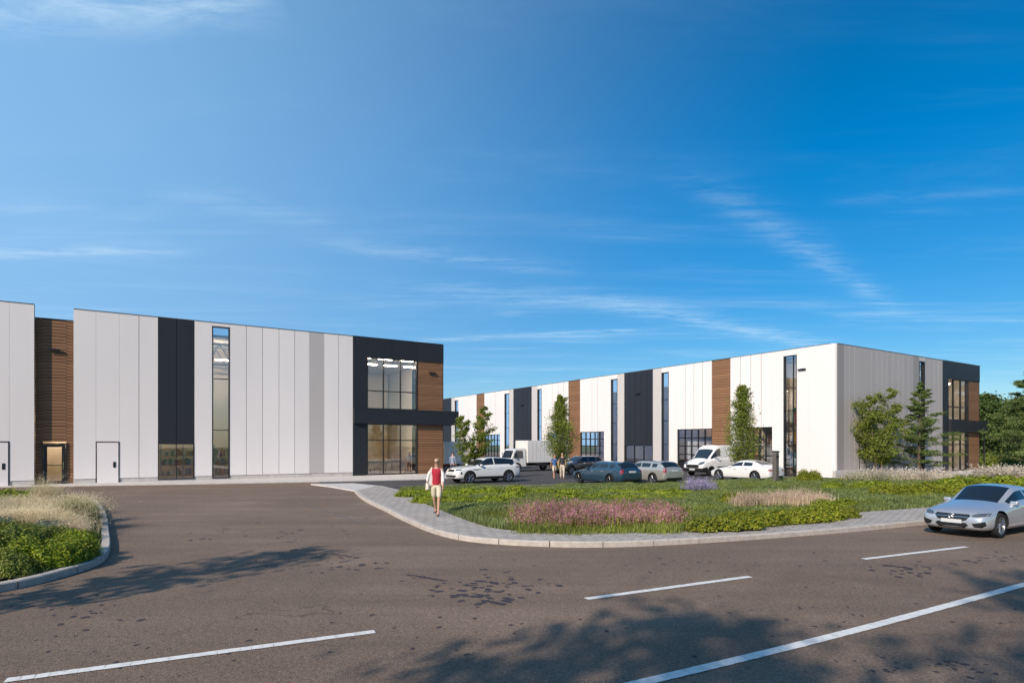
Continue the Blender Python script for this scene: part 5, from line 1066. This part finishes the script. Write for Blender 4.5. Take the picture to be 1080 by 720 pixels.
# ---- box trucks
def truck(xy, hd, label, scale=1.0, L=4.6, Hb=2.75):
    root = empty('box_truck', (xy[0], xy[1], .01), hd); tag(root, label, 'truck', 'white box trucks in the car park'); root.scale = (scale,)*3
    m = MB(); m.box(-L, 0, -1.02, 1.02, .75, Hb); m.build('cargo_box', wht, root, bevel=.03)
    for sg in (-1, 1):
        m = MB(); m.box(-L+.02, -.02, 1.021*sg, 1.03*sg, .78, .86)
        for x in np.arange(-L+.02, .0, .46): m.box(x, x+.03, 1.021*sg, 1.035*sg, .86, Hb-.05)
        m.build('box_rib', M['plate'], root)
        m = MB(); m.box(-L-.03, -L-.005, .012*sg, .98*sg, .80, Hb-.07); m.build('rear_door', wht, root, bevel=.01)
        m = MB(); m.box(-L-.02, -L+.1, .7*sg, .95*sg, .55, .68); m.build('taillight', M['rlamp'], root)
    m = MB(); m.box(-L, 1.5, -.45, .45, .48, .72); m.build('chassis', M['black'], root)
    # cab: lofted profile
    pr = [(1.72, .42), (1.74, .95), (1.62, 1.18), (1.28, 1.92), (1.05, 2.02), (.14, 2.04), (.10, .42)]
    m = MB(); n = len(pr); vs = [(x, -.92+(.06 if z > 1.3 else 0), z) for x, z in pr]+[(x, .92-(.06 if z > 1.3 else 0), z) for x, z in pr]
    m.add(vs, [tuple(range(n))[::-1], tuple(range(n, 2*n))]+[(i, (i+1) % n, n+(i+1) % n, n+i) for i in range(n)]); m.build('cab', wht, root, bevel=.04, recalc=True)
    m = MB(); m.add([(1.63, -.78, 1.20), (1.63, .78, 1.20), (1.325, .72, 1.86), (1.325, -.72, 1.86)], [(0, 1, 2, 3)]); m.add([(1.60, -.78, 1.20), (1.60, .78, 1.20), (1.30, .72, 1.86), (1.30, -.72, 1.86)], [(0, 3, 2, 1)])
    o_ = m.build('windscreen', M['cglass'], root)
    for sg in (-1, 1):
        m = MB(); y = sg*.935; m.add([(1.45, y, 1.2), (.45, y, 1.2), (.45, sg*.875, 1.84), (1.16, sg*.875, 1.84)], [(0, 1, 2, 3)]); m.build('side_window', M['cglass'], root)
        m = MB(); m.box(1.28, 1.40, sg*1.0, sg*1.12, 1.25, 1.62); m.tube([(1.34, sg*.9, 1.6), (1.34, sg*1.06, 1.6)], .015, 5); m.build('wing_mirror', M['black'], root)
        m = MB(); m.box(1.735, 1.765, sg*.55, sg*.85, .74, .92); m.build('headlight', M['hlamp'], root)
        m = MB(); m.box(-2.2, -.9, sg*.94, sg*.97, .45, .70); m.build('side_guard', M['black'], root)
    m = MB(); m.box(1.72, 1.80, -.92, .92, .40, .66); m.build('bumper', M['black'], root, bevel=.02)
    for wx in (1.05, -3.0):
        for sg in (-1, 1):
            mb = MB(); t = .40; mb.lathe([(.25, -.03), (.25, .04), (0.001, .07)], 24, 0, 'y'); h_ = mb.build('wheel', M['rim'], root, recalc=True); h_.location = (wx, sg*.86, t)
            if sg < 0: h_.rotation_euler = (0, 0, math.pi)
            mb = MB(); mb.lathe([(.25, -.12), (.38, -.12), (.40, -.08), (.40, .08), (.38, .12), (.25, .10), (.25, -.12)], 26, 0, 'y'); mb.build('tyre', M['rubber'], h_, True, recalc=True)
    return root
def at(px, Y): return ((px-540)/FPX*Y, Y)
p = at(550, 55.0); truck(p, a1, 'white box truck with cab facing left, between the two left trees')
p = np.array(at(480, 51.3))+D2v*4.6; truck(tuple(p), a2, 'white box truck seen from its rear beside the charcoal corner, behind the standing man', Hb=2.62)
# ---- bollard lamp post
p = at(818, 35.4); t = empty('bollard_lamp', (p[0], p[1], .05), BR); tag(t, 'brown grey square bollard post in front of the white saloon', 'bollard')
m = MB(); m.box(-.13, .13, -.13, .13, 0, 1.86); m.build('post', mat('post_brown', (.11, .095, .08), .6), t, bevel=.012); m = MB(); m.box(-.15, .15, -.15, .15, 1.87, 1.98); m.build('cap', M['frame'], t, bevel=.01)
m = MB(); m.box(-.132, .132, -.134, -.131, 1.55, 1.72); m.build('light_slot', M['black'], t)
# ================================================================== people
SK = noisy('skin', (.50, .28, .19), (.45, .24, .16), 8, .55); HAIR = mat('hair_grey_blond', (.50, .37, .22), .7); HB = mat('hair_dark', (.02, .014, .010), .6)
def skin(name, chains, root_i, mt, parent, sub=2):
    """chains: list of lists of (point, radius); equal points are shared"""
    vs = []; rs = []; es = []; ix = {}
    def vi(p, r):
        k = tuple(round(c, 4) for c in p)
        if k not in ix: ix[k] = len(vs); vs.append(p); rs.append(r if hasattr(r, '__len__') else (r, r))
        return ix[k]
    for ch in chains:
        ids = [vi(p, r) for p, r in ch]; es += [(a, b) for a, b in zip(ids[:-1], ids[1:]) if a != b]
    me = bpy.data.meshes.new('w'); me.from_pydata(vs, es, []); o_ = bpy.data.objects.new('w', me); COL.objects.link(o_); md = o_.modifiers.new('s', 'SKIN'); md.use_smooth_shade = True
    for i, r in enumerate(rs): me.skin_vertices[0].data[i].radius = r
    me.skin_vertices[0].data[root_i].use_root = True; s2 = o_.modifiers.new('u', 'SUBSURF'); s2.levels = sub; s2.render_levels = sub
    dg = bpy.context.evaluated_depsgraph_get(); dg.update(); m2 = bpy.data.meshes.new_from_object(o_.evaluated_get(dg)); bpy.data.objects.remove(o_); m2.name = name; m2.materials.clear(); m2.materials.append(mt)
    m2.polygons.foreach_set('use_smooth', [True]*len(m2.polygons)); return link(name, m2, parent)
def person(xy, z, heading, H, label, pose, top, bottom, hair, extras=(), sleeves=False, longpants=False, shoe=None, hairlong=False):
    """built 1.75 m tall facing local -y, then scaled"""
    root = empty('person', (xy[0], xy[1], z), heading); k = H/1.75; root.scale = (k,)*3; tag(root, label, 'person', None)
    P = dict(pose); V = Vector; hip = .92
    pel = V((0, 0, hip)); ch = V((0, .0, 1.22)); nb = V((0, .01, 1.46)); hd_ = V((0, -.01, 1.58))
    legs = []; arms = []; info = {}
    for s, nm in ((-1, 'r'), (1, 'l')):
        fw = P.get('leg_'+nm, 0.0); kb = P.get('knee_'+nm, .08); hp = V((s*.095, 0, hip-.05)); L1, L2 = .42, .42
        kn = hp+V((s*.01, -math.sin(fw)*L1, -math.cos(fw)*L1)); an = kn+V((0, -math.sin(fw-kb)*L2, -math.cos(fw-kb)*L2)); drop = an.z-.075
        toe = an+V((s*.02, -.16, -.045)); info['an'+nm] = an; info['hp'+nm] = hp; info['kn'+nm] = kn
        legs.append([(pel, (.115, .10)), (hp, (.090, .095)), ((hp+kn)/2, (.070, .075)), (kn, (.050, .052)), (kn.lerp(an, .35), (.046, .052)), (an, (.030, .034)), (an+V((0, -.02, -.045)), (.035, .03)), (toe, (.034, .020))])
        legs.append([(an+V((0, -.02, -.045)), (.035, .03)), (an+V((0, .05, -.05)), (.028, .024))])
        sa = P.get('arm_'+nm, 0.0); eb = P.get('elb_'+nm, .25); out = P.get('out_'+nm, .14); sh = V((s*.185, .005, 1.405)); el = sh+V((s*math.sin(out)*.29, -math.sin(sa)*.29, -math.cos(sa)*math.cos(out)*.29)); wr = el+V((s*math.sin(out)*.1, -math.sin(sa+eb)*.25, -math.cos(sa+eb)*.25)); d = (wr-el).normalized(); hn = wr+d*.085
        arms.append([(V((0, .005, 1.38)), (.09, .075)), (sh, (.052, .055)), (sh.lerp(el, .5), (.040, .042)), (el, (.034, .034)), (el.lerp(wr, .35), (.032, .034)), (wr, (.022, .020)), (hn, (.030, .014))])
        sd2 = V((0, 1, 0)); fn = d.cross(sd2).normalized()
        for q, (o1, ln) in enumerate(((-.027, .066), (-.009, .078), (.009, .073), (.026, .056))):
            b0 = hn+sd2*o1+d*.012; m1 = b0+d*ln*.55; m2_ = m1+(d*.8-V((s, 0, 0))*.45).normalized()*ln*.5; arms.append([(hn, (.030, .014)), (b0, .0085), (m1, .008), (m2_, .0065)])
        t0 = wr+d*.035; arms.append([(hn, (.030, .014)), (hn-sd2*.035-d*.02, .010), (hn-sd2*.055+d*.022, .0085)])
        info['sh'+nm] = sh; info['el'+nm] = el; info['wr'+nm] = wr; info['hn'+nm] = hn
    torso = [(pel, (.115, .10)), (V((0, 0, 1.04)), (.125, .09)), (V((0, -.005, 1.16)), (.118, .09)), (V((0, -.005, 1.28)), (.14, .10)), (V((0, .005, 1.38)), (.09, .075)), (nb, (.060, .058)), (V((0, .0, 1.51)), (.056, .056)), (V((0, -.012, 1.575)), (.058, .068)), (V((0, -.01, 1.635)), (.071, .086)), (V((0, -.003, 1.69)), (.066, .080)), (V((0, .005, 1.735)), (.034, .042))]
    nose = [(V((0, -.012, 1.575)), (.058, .068)), (V((0, -.075, 1.60)), (.012, .010)), (V((0, -.098, 1.595)), (.009, .009))]
    drop = min(info['anl'].z, info['anr'].z)-.075
    b = skin('body', [torso, nose]+legs+arms, 0, SK, root); 
    kids = [b]
    def cloth(nm, chains, mt): o_ = skin(nm, chains, 0, mt, root); kids.append(o_); return o_
    e = .016
    tch = [[(V((0, 0, .90)), (.135+e, .115+e)), (V((0, 0, .97)), (.135+e, .11+e)), (V((0, 0, 1.04)), (.135+e, .10+e)), (V((0, -.005, 1.16)), (.125+e, .095+e)), (V((0, -.005, 1.28)), (.148+e, .108+e)), (V((0, .005, 1.37)), (.105+e, .082+e)), (V((0, .006, 1.43)), (.07, .06))]]
    for s, nm in ((-1, 'r'), (1, 'l')):
        sh, el, wr = info['sh'+nm], info['el'+nm], info['wr'+nm]
        c_ = [(V((0, .005, 1.37)), (.105+e, .082+e)), (sh, (.058+e*.5, .06+e*.5))]
        if sleeves == 'long': c_ += [(sh.lerp(el, .5), (.050, .052)), (el, (.045, .045)), (wr.lerp(el, .1), (.036, .036))]
        elif sleeves == 'short': c_ += [(sh.lerp(el, .55), (.056, .058))]
        tch.append(c_ if sleeves else c_[:1]+[(sh.lerp(V((0, .005, 1.37)), .25), (.060, .062))])
    cloth('shirt', tch, top)
    bch = [[(V((0, .0, .99)), (.128, .105)), (pel, (.135, .12))]]
    for s, nm in ((-1, 'r'), (1, 'l')):
        hp, kn, an = info['hp'+nm], info['kn'+nm], info['an'+nm]
        c_ = [(pel, (.135, .12)), (hp, (.108, .112)), (hp.lerp(kn, .5), (.092, .095)), (hp.lerp(kn, .92), (.084, .084))]
        if longpants: c_ += [(kn, (.070, .072)), (kn.lerp(an, .5), (.062, .066)), (kn.lerp(an, .96), (.052, .055))]
        bch.append(c_)
    cloth('trousers' if longpants else 'shorts', bch, bottom)
    for s, nm in ((-1, 'r'), (1, 'l')):
        an = info['an'+nm]; cloth('shoe', [[(an+V((0, .055, -.048)), (.034, .032)), (an+V((0, -.02, -.05)), (.041, .034)), (an+V((s*.012, -.10, -.052)), (.042, .026)), (an+V((s*.02, -.175, -.056)), (.036, .020))]], shoe or M['black'])
    hc = [[(V((0, .030, 1.645)), (.084, .080)), (V((0, .018, 1.70)), (.084, .092)), (V((0, .005, 1.748)), (.056, .066))]]
    if hairlong: hc.append([(V((0, .015, 1.66)), (.079, .082)), (V((0, .055, 1.60)), (.060, .040)), (V((0, .06, 1.54)), (.05, .03))])
    cloth('hair', hc, hair)
    for mm in kids:
        mm.location.z -= drop
    info = {k_: v-V((0, 0, drop)) for k_, v in info.items()}
    return root, info, drop
cl = lambda n, c: mat(n, c, .85)
wx_, wy_ = (460.5-540)/FPX*19.6, 19.6
RED = cl('red_vest', (.36, .012, .03)); KH_ = cl('khaki_shorts', (.58, .52, .38)); WS = cl('white_shirt', (.74, .71, .66))
root, info, drop = person((wx_, wy_), .13, R(-8), 1.80, 'woman walking on the pavement in a red top, khaki shorts and open white shirt', dict(leg_r=-.24, knee_r=.28, leg_l=.30, knee_l=.12, arm_r=-.22, elb_r=.35, out_r=.40, arm_l=.12, elb_l=.15, out_l=.12), RED, KH_, HAIR, hairlong=False, shoe=cl('sandal', (.05, .03, .025)))
m = MB(); hz = 1.632-drop
for s in (-1, 1): m.box(s*.034-.026, s*.034+.026, -.108, -.092, hz-.012, hz+.014)
m.box(-.012, .012, -.105, -.095, hz+.002, hz+.012); m.box(-.078, -.070, -.1, .02, hz, hz+.012); m.box(.070, .078, -.1, .02, hz, hz+.012); m.build('sunglasses', M['black'], root)
sh = info['shr']; el = info['elr']; wr = info['wrr']; V = Vector
for s, nm in ((-1, 'r'), (1, 'l')):
    sh, el, wr = info['sh'+nm], info['el'+nm], info['wr'+nm]
    skin('open_shirt', [[(sh+V((-s*.05, 0, .015)), (.062, .075)), (sh, (.066, .070)), (sh.lerp(el, .5), (.056, .056)), (el, (.050, .050)), (el.lerp(wr, .5), (.044, .044))], [(sh, (.066, .070)), (V((s*.155, .02, 1.22-drop)), (.035, .10)), (V((s*.17, .03, .98-drop)), (.045, .11)), (V((s*.19, .04, .86-drop)), (.04, .10))]], 0, WS, root)
# shoulder bag
bg_ = empty('shoulder_bag', (0, 0, 0)); bpy.data.objects.remove(bg_)
m = MB(); m.box(-.35, -.24, -.08, .14, .80, 1.02); o_ = m.build('shoulder_bag', cl('bag_cream', (.66, .62, .54)), None, True, bevel=.04)
o_.parent = None; o_.matrix_world = Matrix.Translation(root.location) @ Matrix.Rotation(root.rotation_euler.z, 4, 'Z'); tag(o_, 'pale cloth shoulder bag hanging at the walking woman\'s side', 'bag')
m = MB(); m.tube([(-.29, -.08, 1.0), (-.24, -.07, 1.25), (-.16, -.02, 1.47), (-.22, .08, 1.25), (-.29, .14, 1.0)], .011, 6); m.build('strap', cl('strap', (.4, .36, .3)), o_)
BLU = cl('blue_shirt', (.05, .13, .33)); GRYJ = cl('grey_blue_jacket', (.24, .28, .36)); NAVY = cl('navy_trousers', (.03, .04, .06)); SAND = cl('sand_trousers', (.62, .52, .40)); DKS = cl('dark_shirt', (.035, .035, .04)); CRM = cl('cream_dress', (.6, .52, .44))
person(at(477.5, 43.5), 0, R(150), 1.82, 'man in a grey blue jacket standing between the white car and the white truck', dict(leg_r=.03, leg_l=-.02), GRYJ, NAVY, HB, sleeves='long', longpants=True)
person(at(584.7, 42.7), 0, R(20), 1.66, 'pedestrian in a blue shirt left of the narrow tree, walking', dict(leg_r=.25, knee_r=.2, leg_l=-.2, knee_l=.15, arm_r=-.3, arm_l=.3), BLU, SAND, HB, sleeves='short')
person(at(593.0, 42.5), 0, R(-10), 1.80, 'pedestrian in a dark shirt and pale trousers under the narrow tree', dict(leg_r=-.15, knee_r=.1, leg_l=.2, knee_l=.2, arm_r=.3, arm_l=-.2), DKS, SAND, HB, sleeves='short', longpants=True)
p = loc(LB, uL(435.5), .75); person(tuple(p), .09, R(10), 1.68, 'woman in a pale top standing behind the lower corner window', dict(leg_r=.05, leg_l=-.05), CRM, cl('brown_skirt', (.28, .15, .09)), HAIR, sleeves='short')
S.render.resolution_x = 1024; S.render.resolution_y = 682
